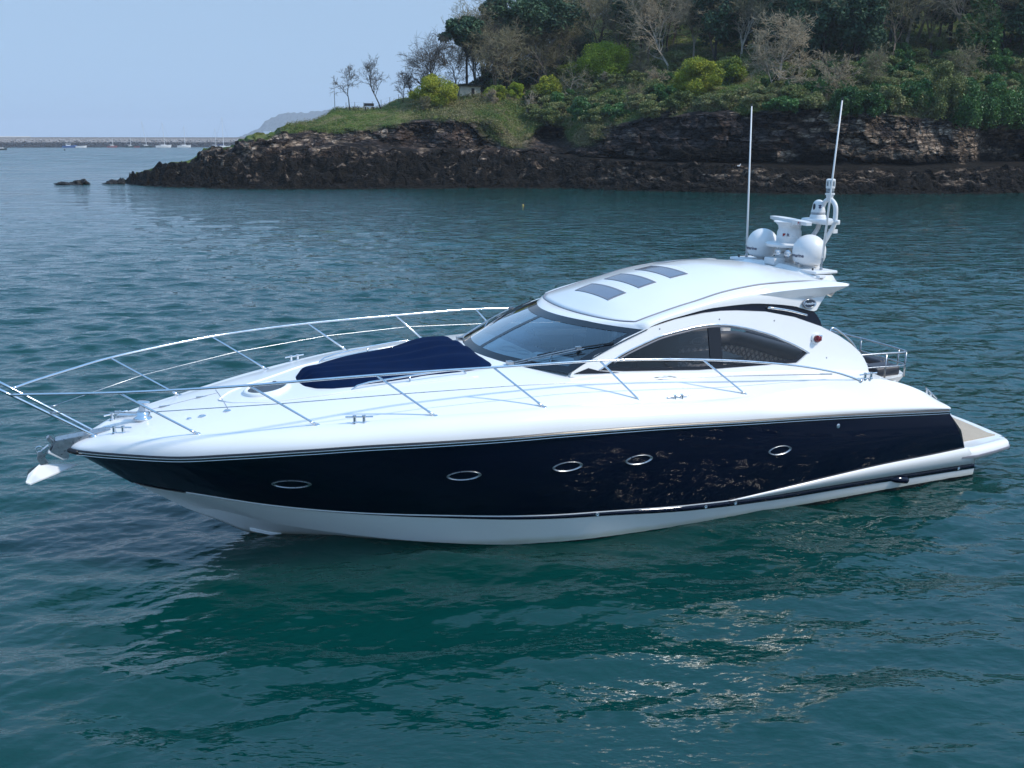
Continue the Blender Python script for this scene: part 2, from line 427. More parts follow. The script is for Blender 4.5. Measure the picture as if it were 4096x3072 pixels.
def build_water():
    # one sheet, fine rings near the place the boat lies, coarser to the horizon
    dep = np.concatenate([np.linspace(60, 32, 40)[:-1], np.linspace(32, 2.4, 1050)[:-1], np.linspace(2.4, 0.04, 130)])
    rad = CAM_H / np.tan(np.radians(dep))
    rad = np.concatenate([[0.3, 1.2, 2.2], rad])
    azf = np.linspace(-32, 32, 1080)
    azc = np.concatenate([np.linspace(-180, -33, 190)[1:-1], azf, np.linspace(33, 180, 190)[1:-1], [180]])
    az = np.radians(azc)
    RR, AA = np.meshgrid(rad, az, indexing='ij')
    X = RR * np.sin(AA); Y = RR * np.cos(AA)
    drow = np.gradient(rad)
    step = np.maximum(drow[:, None], RR * np.gradient(az)[None, :]) * np.ones_like(X)
    # gusty and sheltered patches: calmer close to and this side of the boat
    pts = np.stack([X.ravel() * 0.07, Y.ravel() * 0.10, np.zeros(X.size)], 1)
    patch = fbm(pts, 3, 5).reshape(X.shape)
    calm = 1.0 + 0.35 * patch
    lee = np.exp(-(((X - 3.0) / 9.0) ** 2 + ((Y - 11.5) / 5.0) ** 2))
    calm_short = calm * (1 - 0.55 * lee)
    Z = np.zeros_like(X)
    for lam, kx, ky, ph, a in zip(WL, WKX, WKY, WPH, WA):
        wgt = np.clip((lam / step - 2.5) / 3.0, 0, 1)
        if lam < 1.0: wgt = wgt * calm_short
        else: wgt = wgt * calm * (1 - 0.15 * lee)
        ph2 = kx * X + ky * Y + ph
        s_ = np.sin(ph2)
        Z += a * wgt * (s_ + 0.25 * s_ * s_ - 0.12)
    n, k = X.shape
    V = np.stack([X.ravel(), Y.ravel(), Z.ravel()], 1)
    i = np.arange(n - 1)[:, None] * k; j = np.arange(k - 1)[None, :]
    a = (i + j).ravel()
    F = np.stack([a, a + 1, a + k + 1, a + k], 1)
    m, nt, b = nmat('sea_water')
    tc = nt.nodes.new('ShaderNodeTexCoord')
    b.inputs['IOR'].default_value = 1.45
    b.inputs['Roughness'].default_value = 0.02
    n1 = nt.nodes.new('ShaderNodeTexNoise'); n1.inputs['Scale'].default_value = 0.12; n1.inputs['Detail'].default_value = 3
    nt.links.new(tc.outputs['Object'], n1.inputs['Vector'])
    mx = nt.nodes.new('ShaderNodeMix'); mx.data_type = 'RGBA'
    mx.inputs['A'].default_value = (0.0004, 0.028, 0.0265, 1); mx.inputs['B'].default_value = (0.0007, 0.040, 0.034, 1)
    nt.links.new(n1.outputs['Fac'], mx.inputs['Factor']); nt.links.new(mx.outputs['Result'], b.inputs['Base Color'])
    # ripples too fine (or too far) for the mesh
    mp = nt.nodes.new('ShaderNodeMapping'); mp.inputs['Scale'].default_value = (0.55, 1.0, 1.0)
    nt.links.new(tc.outputs['Object'], mp.inputs[0])
    n2 = nt.nodes.new('ShaderNodeTexNoise'); n2.inputs['Scale'].default_value = 8.0; n2.inputs['Detail'].default_value = 2.5
    nt.links.new(mp.outputs[0], n2.inputs['Vector'])
    b1 = nt.nodes.new('ShaderNodeBump'); b1.inputs['Strength'].default_value = 0.38; b1.inputs['Distance'].default_value = 0.05
    nt.links.new(n2.outputs['Fac'], b1.inputs['Height'])
    n3 = nt.nodes.new('ShaderNodeTexNoise'); n3.inputs['Scale'].default_value = 1.3; n3.inputs['Detail'].default_value = 4
    nt.links.new(mp.outputs[0], n3.inputs['Vector'])
    geo = nt.nodes.new('ShaderNodeNewGeometry')
    vl = nt.nodes.new('ShaderNodeVectorMath'); vl.operation = 'LENGTH'; nt.links.new(geo.outputs['Position'], vl.inputs[0])
    far = nt.nodes.new('ShaderNodeMapRange'); far.inputs['From Min'].default_value = 18; far.inputs['From Max'].default_value = 55
    far.inputs['To Min'].default_value = 0.0; far.inputs['To Max'].default_value = 0.8
    nt.links.new(vl.outputs['Value'], far.inputs['Value'])
    b2 = nt.nodes.new('ShaderNodeBump'); b2.inputs['Distance'].default_value = 0.35
    nt.links.new(far.outputs[0], b2.inputs['Strength'])
    nt.links.new(n3.outputs['Fac'], b2.inputs['Height']); nt.links.new(b1.outputs[0], b2.inputs['Normal'])
    nt.links.new(b2.outputs[0], b.inputs['Normal'])
    rg = nt.nodes.new('ShaderNodeMapRange'); rg.inputs['From Min'].default_value = 40; rg.inputs['From Max'].default_value = 350
    rg.inputs['To Min'].default_value = .02; rg.inputs['To Max'].default_value = .30
    nt.links.new(vl.outputs['Value'], rg.inputs['Value'])
    ms = nt.nodes.new('ShaderNodeMapping'); ms.inputs['Scale'].default_value = (.05, .22, 1); nt.links.new(tc.outputs['Object'], ms.inputs[0])
    ns = nt.nodes.new('ShaderNodeTexNoise'); ns.inputs['Scale'].default_value = 1.0; ns.inputs['Detail'].default_value = 7; ns.inputs['Roughness'].default_value = .65; nt.links.new(ms.outputs[0], ns.inputs['Vector'])
    gs = nt.nodes.new('ShaderNodeMapRange'); gs.inputs['From Min'].default_value = .38; gs.inputs['From Max'].default_value = .62; gs.inputs['To Min'].default_value = .15; gs.inputs['To Max'].default_value = 1.3; nt.links.new(ns.outputs['Fac'], gs.inputs['Value'])
    rm = nt.nodes.new('ShaderNodeMath'); rm.operation = 'MULTIPLY'; nt.links.new(rg.outputs[0], rm.inputs[0]); nt.links.new(gs.outputs[0], rm.inputs[1]); nt.links.new(rm.outputs[0], b.inputs['Roughness'])
    if SSS:
        b.inputs['Subsurface Weight'].default_value = 1.0; b.inputs['Subsurface Scale'].default_value = 1.0; b.inputs['Subsurface Radius'].default_value = (2.0, 2.0, 2.0)
        b.subsurface_method = 'BURLEY'
    o = mesh_np('water', V, F, m)
    setp(o, kind='structure')
build_water()

# ------------------------------------------------------------------ view geometry used to give land its distances
FPX = 3950.0
cp, sp = cos(R(PITCH)), sin(R(PITCH))
def ray(px, py):
    u = (np.asarray(px, float) - 2048) / FPX; v = (np.asarray(py, float) - 1536) / FPX
    return np.stack([u, cp - v * sp, -sp - v * cp], -1)
def at_dist(px, py, D):
    d = ray(px, py); h = np.sqrt(d[..., 0] ** 2 + d[..., 1] ** 2)
    return d * (np.asarray(D) / h)[..., None] + np.array([0, 0, CAM_H])
def water_dist(px, py):
    d = ray(px, py); return np.sqrt(d[..., 0] ** 2 + d[..., 1] ** 2) * CAM_H / -d[..., 2]

# ------------------------------------------------------------------ the motor yacht (frame: X to bow, Y to port, Z up)
yacht = empty('motor_yacht', (0, 16.40710, 0), (R(-0.2734), 0, R(-155.961)),
              label='large motor yacht with navy hull and white deck lying in the green water', cat='motor yacht')

tipX = 6.97
bs = pchip([-9, -8, -5, -2, 0, 1, 2.24, 3.78, 5.3, 6.2, 6.75, 6.95, 6.98], [2.80, 2.86, 2.93, 2.98, 2.97, 2.92, 2.74, 2.28, 1.50, .86, .38, .1, 0])
rz = pchip([6.97, 6.58, 5.73, 4.9, 4.06, 2.99, 2.5, .84, -.83, -2.73, -4.08, -7.05], [1.709, 1.732, 1.758, 1.841, 1.92, 1.974, 1.979, 1.965, 1.895, 1.768, 1.674, 1.43])
bb = pchip([-9, -5, -2, 0, 1, 2.2, 3.2, 4.2, 5.2, 6.0, 6.2], [2.74, 2.74, 2.72, 2.58, 2.40, 2.03, 1.62, 1.16, .62, .15, 0])
bz = pchip([6.2, 5.26, 4.375, 3.25, 2.1, .6, -.32, -1.86, -2.75, -3.78, -5.02, -6.69, -8.03], [1.088, .947, .82, .714, .657, .57, .529, .434, .393, .367, .359, .333, .309])
bh = pchip([6.15, 5.26, 4.375, 3.25, 2.3, .6, -.32, -2.05, -8.03], [.018, .02, .022, .031, .045, .066, .074, .095, .105])     # boot stripe height
cy = pchip([5.45, 5.11, 4.31, 3.16, 2.04, 1, -.44, -2.2, -4.9, -8.1], [0, .115, .596, 1.2, 1.727, 2.06, 2.38, 2.49, 2.57, 2.66])
cz = pchip([5.45, 5.11, 4.31, 3.16, 2.04, 1, -.44, -2.2, -4.9, -8.1], [.56, .535, .363, .192, .086, 0.0, -.06, -.09, -.1, -.1])
kz = pchip([5.45, 4.98, 4.525, 3.8, 2.5, 0, -8.1], [.56, .28, 0, -.25, -.5, -.65, -.6])
wy = pchip([-8, -4.5, -3.68, -2.6], [2.82, 2.82, 2.80, 2.728])
wz = pchip([-7.64, -6.88, -5.86, -4.59, -3.68, -2.6], [.66, .635, .613, .553, .49, .402])
stemz = pchip([6.97, 6.592, 6.334, 6.199, 5.703, 5.45], [1.709, 1.373, 1.174, 1.088, .713, .56])

NS = 110
ts = np.linspace(0, 1, NS) ** 1.55
def line(xs, xe, fy, fz):
    X = xs + (xe - xs) * ts
    return np.stack([X, fy(X), fz(X)], 1)
def low_y(X): return np.where(X > -2.6, bb(X), wy(X))
def low_z(X): return np.where(X > -2.6, bz(X), wz(X))
L_rub = line(6.97, -7.05, bs, rz)
L_low = line(6.2, -7.64, low_y, low_z)
L_boot = line(6.2, -8.02, lambda x: bb(x) + 0.004, lambda x: bz(x) - 0.012)
L_bootlo = line(6.13, -8.03, lambda x: bb(x + 0.07) + 0.004, lambda x: bz(x) - bh(x))
L_chine = line(5.45, -8.10, cy, cz)
L_keel = line(5.45, -8.10, lambda x: 0 * x, kz)
def between(A, B, n, bulge=None):
    rows = []
    for q in np.linspace(0, 1, n):
        P = A * (1 - q) + B * q
        if bulge is not None: P = P + np.array([0, 1, 0]) * (bulge * np.sin(pi * q))[:, None] * np.minimum(1, P[:, 1:2] / 0.3)
        rows.append(P)
    return rows
def both(rows, name, m, parent, smooth=True, apart=False):
    """port rows and their mirror image as one mesh"""
    rows = [[tuple(p) for p in r] for r in rows]
    if apart:
        for s in (1, -1):
            mb = MB(); mb.grid([[(x, s * y, z) for x, y, z in r] for r in rows]); o = mb.build(name, m, parent, smooth=smooth)
        return o
    mb = MB(); mb.grid(rows); mb.grid([[(x, -y, z) for x, y, z in r] for r in rows])
    return mb.build(name, m, parent, smooth=smooth)

hull_bulge = 0.05 * np.ones(NS) * sstep(0, 0.15, ts)
hull = both(between(L_low, L_rub, 14, hull_bulge), 'hull', M['navy'], yacht)
# thin white line above the boot stripe
W1 = L_boot + np.array([0, .006, .004]); W2 = L_boot + np.array([0, .008, .022])
sel = ts > 0.05
both([W1[sel], W2[sel]], 'white_line', M['gel'], hull, apart=True)
both([L_bootlo, L_bootlo + np.array([0, 0.006, 0]), L_boot + np.array([0, 0.006, 0]), L_boot], 'boot_stripe', M['navy'], hull, apart=True)
both(between(L_chine, L_bootlo, 8) , 'white_lower_hull', M['bottom'], hull)
both(between(L_keel, L_chine, 8), 'hull_bottom', M['bottom'], hull)
# spray strake on the forefoot
XS = np.linspace(4.55, 2.6, 24)
q_ = sstep(0, 1, np.linspace(0, 1, 24)) * 0.13 + 0.36
YS = cy(XS) * q_; ZS = kz(XS) * (1 - q_) + cz(XS) * q_
wdt = np.sin(np.linspace(0, pi, 24)) ** 0.6 * 0.032
S0 = np.stack([XS, YS - .01, ZS + 0.015], 1); S1 = np.stack([XS, YS + wdt, ZS - 0.005], 1); S2 = np.stack([XS, YS + wdt * .4, ZS - 0.05], 1)
both([S0, S1, S2], 'spray_strake', M['gel'], hull, smooth=False, apart=True)
# sponson wedge at the quarter
XW = np.linspace(-2.55, -7.99, 60); g_ = sstep(-2.55, -4.2, XW)
XT = np.linspace(-2.55, -7.70, 60)
Wa = np.stack([XT, wy(XT) - .01, wz(XT) + .004], 1)
Wb = np.stack([XT - .01, wy(XT) + .035 * g_, wz(XT) - .006], 1)
Wc = np.stack([(XT + XW) / 2, 2.765 + .06 * g_, (wz(XT) + bz(XW)) / 2 + .02 * g_], 1)
Wd = np.stack([XW, 2.745 + .045 * g_, bz(XW) + .012], 1)
We = np.stack([XW, 2.735 + 0 * g_, bz(XW)], 1)
Wd[0] = Wc[0] = Wb[0]; We[0] = Wa[0]
both([Wa, Wb, Wc, Wd, We], 'quarter_moulding', M['gel'], hull, apart=True)
# transom closing the stern between the two sides
tr = MB()
ends = [L_keel[-1], L_chine[-1], L_bootlo[-1], L_boot[-1], np.array([-7.98, 2.76, .45]), L_low[-1], (L_low[-1] + L_rub[-1]) / 2 + np.array([-.06, .05, 0]), L_rub[-1]]
tr.grid([[tuple(e * np.array([1, s, 1])) for s in np.linspace(1, -1, 9)] for e in ends])
tr.build('transom', M['gel'], hull, auto=30)
# rubbing strake: dark rubber with a bright insert
sel = np.arange(NS)
rb = []
for dy, dz in ((-.01, .035), (.022, .035), (.036, .018), (.036, -.010), (.022, -.030), (-.01, -.032)):
    fall = np.minimum(1, L_rub[:, 1] / .25)
    P = L_rub + np.stack([0 * L_rub[:, 0] + dy * (1 - fall), dy * np.ones(NS) * np.maximum(fall, .15), dz * np.ones(NS)], 1)
    rb.append(P)
rub = both(rb, 'rub_rail', M['black'], yacht, smooth=False)
ins = [L_rub + np.array([0.0, .040, .011]), L_rub + np.array([0, .043, .003]), L_rub + np.array([0, .040, -.005])]
both([r[4:] for r in ins], 'steel_strip', M['chrome'], rub, apart=True)
lo_ = [L_rub + np.array([0.0, .016, -.033]), L_rub + np.array([0, .024, -.040]), L_rub + np.array([0, .014, -.047])]
both([r[4:] for r in lo_], 'steel_strip', M['chrome'], rub, apart=True)
# round the nose
nb = MB()
nb.tube([(6.86, .28, 1.715), (6.955, .15, 1.712), (6.995, 0, 1.711), (6.955, -.15, 1.712), (6.86, -.28, 1.715)], .034, 10)
nb.build('nose_cap', M['black'], rub, smooth=True)

# ---- deck
cyk = pchip([6.96, 6.9, 6.63, 6.377, 5.306, 3.785, 2.241, .677, -1, -2.9, -5.2, -5.72, -7.1], [0, .03, .16, .43, 1.147, 1.832, 2.377, 2.648, 2.67, 2.67, 2.62, 2.56, 2.60])
czk = pchip([6.96, 6.9, 6.63, 6.377, 5.306, 3.785, 2.241, .677, -1, -2.9, -5.2, -5.72, -6.1, -6.69, -7.0, -7.1], [1.76, 1.80, 1.89, 1.96, 2.049, 2.185, 2.284, 2.302, 2.19, 2.09, 2.115, 2.065, 1.98, 1.765, 1.60, 1.52])
zck = pchip([6.96, 6.6, 6.0, 5.3, 4.5, 4.1, 3.3, 2.2, .7, -.5, -1.5, -2.45, -4.4, -5.95, -8], [1.78, 1.90, 2.02, 2.13, 2.245, 2.29, 2.42, 2.52, 2.60, 2.59, 2.54, 2.45, 2.29, 2.10, 2.0])
pk = pchip([7, 1, -.5, -8], [2.4, 2.6, 4.4, 4.4])
def deck_z(X, Y):
    yc = np.maximum(cyk(X), 1e-3); u = np.clip(np.abs(Y) / yc, 0, 1)
    return zck(X) - (zck(X) - czk(X)) * u ** pk(X)
# outer moulding, from the rubbing strake up to the crest carrying the stanchions
XD = np.concatenate([6.97 - 2.2 * np.linspace(0, 1, 34) ** 1.6, np.linspace(4.77, -7.08, 90)[1:]])
blend = sstep(-1.8, -3.6, XD)
creZ = pchip([-2, -2.78, -3.27, -4.815, -6.653, -7.1], [2.04, 2.0, 1.93, 1.775, 1.58, 1.50])(XD)
rows = []
for th in np.linspace(0, 1, 11):
    a = th * pi / 2
    Yf = cyk(XD) + (bs(XD) - cyk(XD)) * cos(a) ** .85; Zf = rz(XD) + .03 + (czk(XD) - rz(XD) - .03) * sin(a)
    if th <= .4:
        q = th / .4; Ya = bs(XD) + (2.885 - bs(XD)) * q + .03 * sin(pi * q); Za = rz(XD) + .03 + (np.minimum(creZ, czk(XD) - .02) - rz(XD) - .03) * q
    else:
        q = (th - .4) / .6; Ya = 2.885 + (cyk(XD) - 2.885) * q - .03 * sin(pi * q); Za = np.minimum(creZ, czk(XD) - .02) * (1 - q) + czk(XD) * q + .02 * sin(pi * q)
    rows.append(np.stack([XD, Yf * (1 - blend) + Ya * blend, Zf * (1 - blend) + Za * blend], 1))
deck = both(rows, 'deck', M['gel'], yacht)
# foredeck
XF = XD[XD > -0.16]
fr = []
for u in np.concatenate([np.linspace(-1, -.7, 7)[:-1], np.linspace(-.7, .7, 13), np.linspace(.7, 1, 7)[1:]]):
    Y = cyk(XF) * u
    fr.append([tuple(p) for p in np.stack([XF, Y, deck_z(XF, Y)], 1)])
mb = MB(); mb.grid(fr); mb.build('foredeck', M['gel'], deck, smooth=True)
# side decks alongside the cabin, ending in the quarter bulwarks
XB = np.linspace(-0.14, -5.95, 40)
rows = []
for q in np.linspace(0, 1, 7):
    Y = cyk(XB) * (1 - q) + 1.93 * q
    rows.append(np.stack([XB, Y, deck_z(XB, Y)], 1))
both(rows, 'side_deck', M['gel'], deck, apart=True)
XB = np.linspace(-5.94, -7.08, 16)
rows = [np.stack([XB, cyk(XB), czk(XB)], 1), np.stack([XB, cyk(XB) - .12, czk(XB) - .005], 1), np.stack([XB, cyk(XB) - .20, czk(XB) - .08], 1), np.stack([XB, cyk(XB) - .22, 0 * XB + .62], 1)]
both(rows, 'bulwark', M['gel'], deck, apart=True)
# raised moulding lines on the foredeck
mb = MB()
for s in (1, -1):
    P = [(x, s * y, float(deck_z(x, y)) - .004) for x, y in zip(np.linspace(4.85, 1.2, 40), np.interp(np.linspace(4.85, 1.2, 40), [1.2, 3.4, 4.3, 4.7, 4.85], [1.42, 1.0, .62, .3, .02]))]
    mb.tube(P, .022, 8)
mb.build('coachroof_edge', M['gel'], deck, smooth=True)

# fittings on the deck
def cleat(x, y, yaw, z=None, tilt=0):
    t = MB()
    c = Vector((x, y, float(deck_z(x, y)) if z is None else z))
    rot = Matrix.Rotation(yaw, 3, 'Z') @ Matrix.Rotation(tilt, 3, 'Y')
    t.tube([c + rot @ Vector((-.19, 0, .085)), c + rot @ Vector((.19, 0, .085))], .013, 10)
    for s in (-.065, .065):
        t.lathe([(.034, -.01), (.034, .01), (.024, .02), (.024, .085), (.029, .09), (.027, .108), (.01, .11)], c + rot @ Vector((s, 0, 0)), 12)
    return t.build('cleat', M['chrome'], yacht, smooth=False, auto=40)
cleat(6.30, .40, R(-26)); cleat(6.30, -.40, R(26))
cleat(3.26, 2.12, R(-20)); cleat(3.26, -2.12, R(20))
cleat(-1.62, 2.62, 0, 2.13); cleat(-1.62, -2.62, 0, 2.13)
cleat(-5.42, 2.60, 0, 2.11); cleat(-5.42, -2.60, 0, 2.11)
cleat(-6.98, 2.50, 0, 1.60, R(-38)); cleat(-6.98, -2.50, 0, 1.60, R(-38))

# windlass
wl = empty('windlass', (5.95, 0, float(deck_z(5.95, 0))), rot=(0, R(-8), 0)); wl.parent = yacht
t = MB(); t.lathe([(.15, 0), (.15, .03), (.11, .06), (.10, .10), (.075, .13)], (0, 0, 0), 20); t.box((.2, 0, .045), (.32, .13, .07)); t.box((.36, 0, .05), (.06, .1, .12))
t.build('gearbox', M['chrome'], wl, auto=35, bevel=.008)
t = MB(); t.lathe([(.07, .12), (.065, .16), (.058, .19), (.058, .235), (.085, .255), (.09, .265), (.07, .275), (0.01, .277)], (0, 0, 0), 20); t.build('drum', M['chrome'], wl, auto=35)
# deck fillers
for (x, y, r_) in ((5.35, .55, .035), (5.17, .58, .055), (4.82, .62, .055)):
    t = MB(); z = float(deck_z(x, y)); t.lathe([(r_, -.02), (r_, .008), (r_ * .8, .016), (.005, .017)], (x, y, z), 16); t.build('deck_filler', M['chrome'], yacht, auto=40)
for (x, y) in ((5.6, -.42), (5.05, -.45)):
    t = MB(); z = float(deck_z(x, y)); t.box((x, y, z + .006), (.16, .045, .012)); t.build('locker_hinge', M['steel'], yacht, bevel=.004)
t = MB()
for y0, y1 in ((-.75, .62),):
    t.tube([(4.80 + .0 * y, y, float(deck_z(4.8, y)) + .0005) for y in np.linspace(y0, y1, 12)], .005, 5)
t.tube([(x, -.44 - .03 * (5.9 - x), float(deck_z(x, .45)) + .0005) for x in np.linspace(5.9, 4.8, 10)], .004, 5)
t.build('locker_seam', M['grey'], yacht)
# deck hatch
hx, hy = 4.13, 0.0
hatch = MB()
def hz(x, y): return float(deck_z(x, y))
ring = []
for rr, dz in ((1.0, -.02), (1.0, .035), (.93, .055), (.84, .052), (.80, .035)):
    ring.append([(hx + .36 * rr * cos(a), hy + .36 * rr * sin(a), hz(hx + .36 * cos(a), .36 * sin(a)) * .35 + (hz(hx, 0) + (cos(a) * .36 * rr) * -.12) * .65 + dz) for a in np.linspace(0, 2 * pi, 40)[:-1]])
hatch.grid(ring, closed_v=True)
ho = hatch.build('deck_hatch', M['gel'], yacht, smooth=True)
pane = MB(); rr = ring[-1]
pane.add(rr, [tuple(range(len(rr)))]); pane.build('pane', M['frit'], ho)
for c_ in ((hx - .2, .16, hz(hx, 0) + .06), (hx - .16, -.2, hz(hx, 0) + .06)): t = MB(); t.box(c_, (.05, .07, .025)); t.build('catch', M['black'], ho)

# ---- sun pad cover, lashed over the foredeck
def cover_half(x): return float(np.interp(x, [.72, .80, 1.0, 1.3, 2.0, 2.6, 3.0, 3.3, 3.5, 3.62, 3.68], [.95, 1.08, 1.16, 1.14, 1.03, .98, .93, .80, .62, .38, .02]))
xs_ = np.concatenate([np.linspace(.72, 3.4, 70), 3.4 + .28 * np.sin(np.linspace(0, pi / 2, 16))[1:]])
vs_ = np.linspace(-1, 1, 61)
G = []
for x in xs_:
    row = []
    for v in vs_:
        hw = cover_half(x)
        scal = .03 * max(0, sin(x * 7.0 + (1 if v > 0 else 2))) * abs(v) ** 6
        y = v * (hw - scal)
        e = (1 - abs(v) ** 7) * float(sstep(.70, .95, x)) * (1 - float(sstep(3.35, 3.70, x)) ** 2)
        hgt = .105 + .055 * math.exp(-((x - 1.30) / .40) ** 2) * (1 - .25 * abs(v)) + .03 * sin(x * 2.1 + v * 2)
        fold = .022 * sin(8 * (x * .55 + v * 1.3) + 2 * sin(3 * v)) + .010 * sin(17 * (v * .8 - x * .25)) * (abs(v) ** 2) + .020 * abs(sin(5 * (x * .3 + v)))
        row.append((x, y, float(deck_z(x, y)) - .02 + e * (hgt + fold)))
    G.append(row)
mb = MB(); mb.grid(G)
cov = mb.build('sunpad_cover', M['cover'], yacht, smooth=True)
# grab rails either side of it
for s in (1, -1):
    t = MB()
    P = [(3.09, 1.02, 2.33), (3.06, 1.02, 2.42), (2.98, 1.03, 2.475), (2.8, 1.05, 2.515), (2.2, 1.147, 2.575), (1.75, 1.19, 2.607), (1.5, 1.21, 2.615), (1.40, 1.22, 2.60), (1.335, 1.225, 2.555), (1.32, 1.225, 2.47)]
    t.tube([(x, s * y, z) for x, y, z in P], .015, 8); t.build('grab_rail', M['chrome'], yacht, smooth=True)
    g = bpy.data.objects['grab_rail' if s == 1 else 'grab_rail.001']
    t = MB(); t.tube([(2.2, s * 1.147, 2.40), (2.2, s * 1.147, 2.57)], .014, 8); t.build('post', M['chrome'], g, smooth=True)

# ---- bow rail with stanchions and lifeline
rail_pts = [(7.62, .193, 2.617), (7.3, .45, 2.655), (6.8, .82, 2.70), (6.283, 1.17, 2.744), (5.5, 1.53, 2.79), (4.677, 1.819, 2.832), (3.85, 1.99, 2.862), (3.003, 2.116, 2.878), (2.15, 2.22, 2.88), (1.329, 2.312, 2.873), (.5, 2.39, 2.868), (-.32, 2.457, 2.853), (-1.2, 2.49, 2.80), (-2.126, 2.50, 2.714), (-2.962, 2.52, 2.615), (-3.879, 2.55, 2.47), (-4.622, 2.58, 2.307), (-5.0, 2.60, 2.19), (-5.222, 2.62, 2.10)]
stan = [((5.306, 1.147, 2.04), (6.283, 1.17, 2.744)), ((3.785, 1.832, 2.175), (4.677, 1.819, 2.832)), ((2.241, 2.377, 2.27), (3.003, 2.116, 2.878)), ((.677, 2.648, 2.29), (1.329, 2.312, 2.873)), ((-1.0, 2.62, 2.15), (-.32, 2.457, 2.853)), ((-2.93, 2.62, 2.075), (-2.126, 2.50, 2.714))]
def smooth_path(P, k=6):
    P = np.array(P); tt = np.arange(len(P)); q = np.linspace(0, len(P) - 1, (len(P) - 1) * k + 1)
    return np.stack([pchip(tt, P[:, i])(q) if False else np.interp(q, tt, P[:, i]) for i in range(3)], 1)
def catmull(P, k=6):
    P = [np.array(p, float) for p in P]; P = [2 * P[0] - P[1]] + P + [2 * P[-1] - P[-2]]; out = []
    for i in range(1, len(P) - 2):
        for t in np.linspace(0, 1, k, endpoint=False):
            a, b_, c, d = P[i - 1:i + 3]
            out.append(.5 * (2 * b_ + (c - a) * t + (2 * a - 5 * b_ + 4 * c - d) * t * t + (3 * b_ - a - 3 * c + d) * t ** 3))
    out.append(P[-2]); return [tuple(o) for o in out]
for s in (1, -1):
    t = MB(); t.tube([(x, s * y, z) for x, y, z in catmull(rail_pts)], .0185, 10)
    e = (-5.222, s * 2.62, 2.10); t.lathe([(.045, -.02), (.045, .006), (.03, .012)], (-5.24, s * 2.62, 2.11), 12)
    br = t.build('bow_rail', M['chrome'], yacht, smooth=True)
    for b_, tp in stan:
        t = MB(); A = Vector((b_[0], s * b_[1], b_[2])); T_ = Vector((tp[0], s * tp[1], tp[2])); d = (T_ - A).normalized()
        t.tube([A - d * .02, A + d * .12, A + d * .125, T_], [.021, .021, .0155, .0155], 10)
        t.lathe([(.05, -.012), (.046, .008), (.03, .02)], A, 12)
        t.build('stanchion', M['chrome'], br, smooth=True)
    wpath = [(7.159, s * .166, 2.306)] + [tuple(Vector((b_[0], s * b_[1], b_[2])).lerp(Vector((tp[0], s * tp[1], tp[2])), .55)) for b_, tp in stan] + [(-4.70, s * 2.53, 2.245)]
    t = MB(); t.tube(wpath, .006, 6)
    t.tube([(-4.45, s * 2.53, 2.268), (-4.70, s * 2.53, 2.245)], .011, 6); t.tube([(7.159, s * .166, 2.306), (7.06, s * .21, 2.318)], .014, 6)
    t.build('lifeline', M['steel'], br, smooth=True)
    t = MB()
    t.tube([(6.60, s * .125, 1.86), (6.631, s * .127, 1.90), (7.62, s * .193, 2.617), (7.86, s * .21, 2.79)] + ([]), .021, 10)
    t.lathe([(.055, -.03), (.052, .01), (.03, .02)], (6.63, s * .127, 1.895), 12)
    t.build('pulpit_leg', M['chrome'], br, smooth=True)
t = MB(); t.tube(catmull([(7.86, .21, 2.79), (7.93, .19, 2.845), (7.96, .1, 2.87), (7.965, 0, 2.872), (7.96, -.1, 2.87), (7.93, -.19, 2.845), (7.86, -.21, 2.79)]), .021, 10)
t.build('pulpit_bow', M['chrome'], bpy.data.objects['bow_rail'], smooth=True)

# ---- anchor on its stemhead roller
ro = MB()
def slab(poly, y0, y1, m=0, b=None): (b or ro).prism(poly, y0, y1, lambda u, v, h: (u, h, v), m)
for s in (1, -1):
    slab([(6.42, 1.945), (6.76, 1.905), (7.125, 1.865), (7.215, 1.72), (7.06, 1.60), (6.99, 1.60), (6.97, 1.70), (6.80, 1.79), (6.5, 1.89)], s * .085, s * .105)
slab([(6.40, 1.955), (6.76, 1.915), (7.14, 1.875), (7.14, 1.862), (6.76, 1.90), (6.40, 1.94)], -.105, .105)
slab([(7.10, 1.80), (7.215, 1.93), (7.255, 1.905), (7.16, 1.77)], -.06, .06)
anchor_roller = ro.build('anchor_roller', M['steel'], yacht, bevel=.004)
t = MB(); t.tube([(7.17, -.1, 1.74), (7.17, .1, 1.74)], .045, 14); t.build('roller', M['black'], anchor_roller, smooth=True)
anchor = empty('anchor', (0, 0, 0)); anchor.parent = yacht
t = MB()
slab([(7.04, 1.64), (7.235, 1.735), (7.26, 1.70), (7.06, 1.565), (7.0, 1.58)], -.10, .10, 0, t)
t.build('white_pad', M['gelflat'], anchor, bevel=.015)
t = MB()
slab([(7.12, 1.80), (7.30, 1.72), (7.375, 1.72), (7.405, 1.62), (7.36, 1.51), (7.255, 1.53), (7.30, 1.62), (7.275, 1.665), (7.10, 1.73)], -.022, .022, 0, t)
t.build('shank', M['steel'], anchor, bevel=.006)
t = MB(); t.box((7.27, 0, 1.74), (.12, .085, .06), 0, Matrix.Rotation(R(35), 3, 'Y')); t.tube([(7.36 + .045 * cos(a), 0, 1.74 + .05 * sin(a)) for a in np.linspace(-1.6, 3.2, 12)], .010, 8)
t.build('swivel', M['chrome'], anchor, bevel=.008)
t = MB()
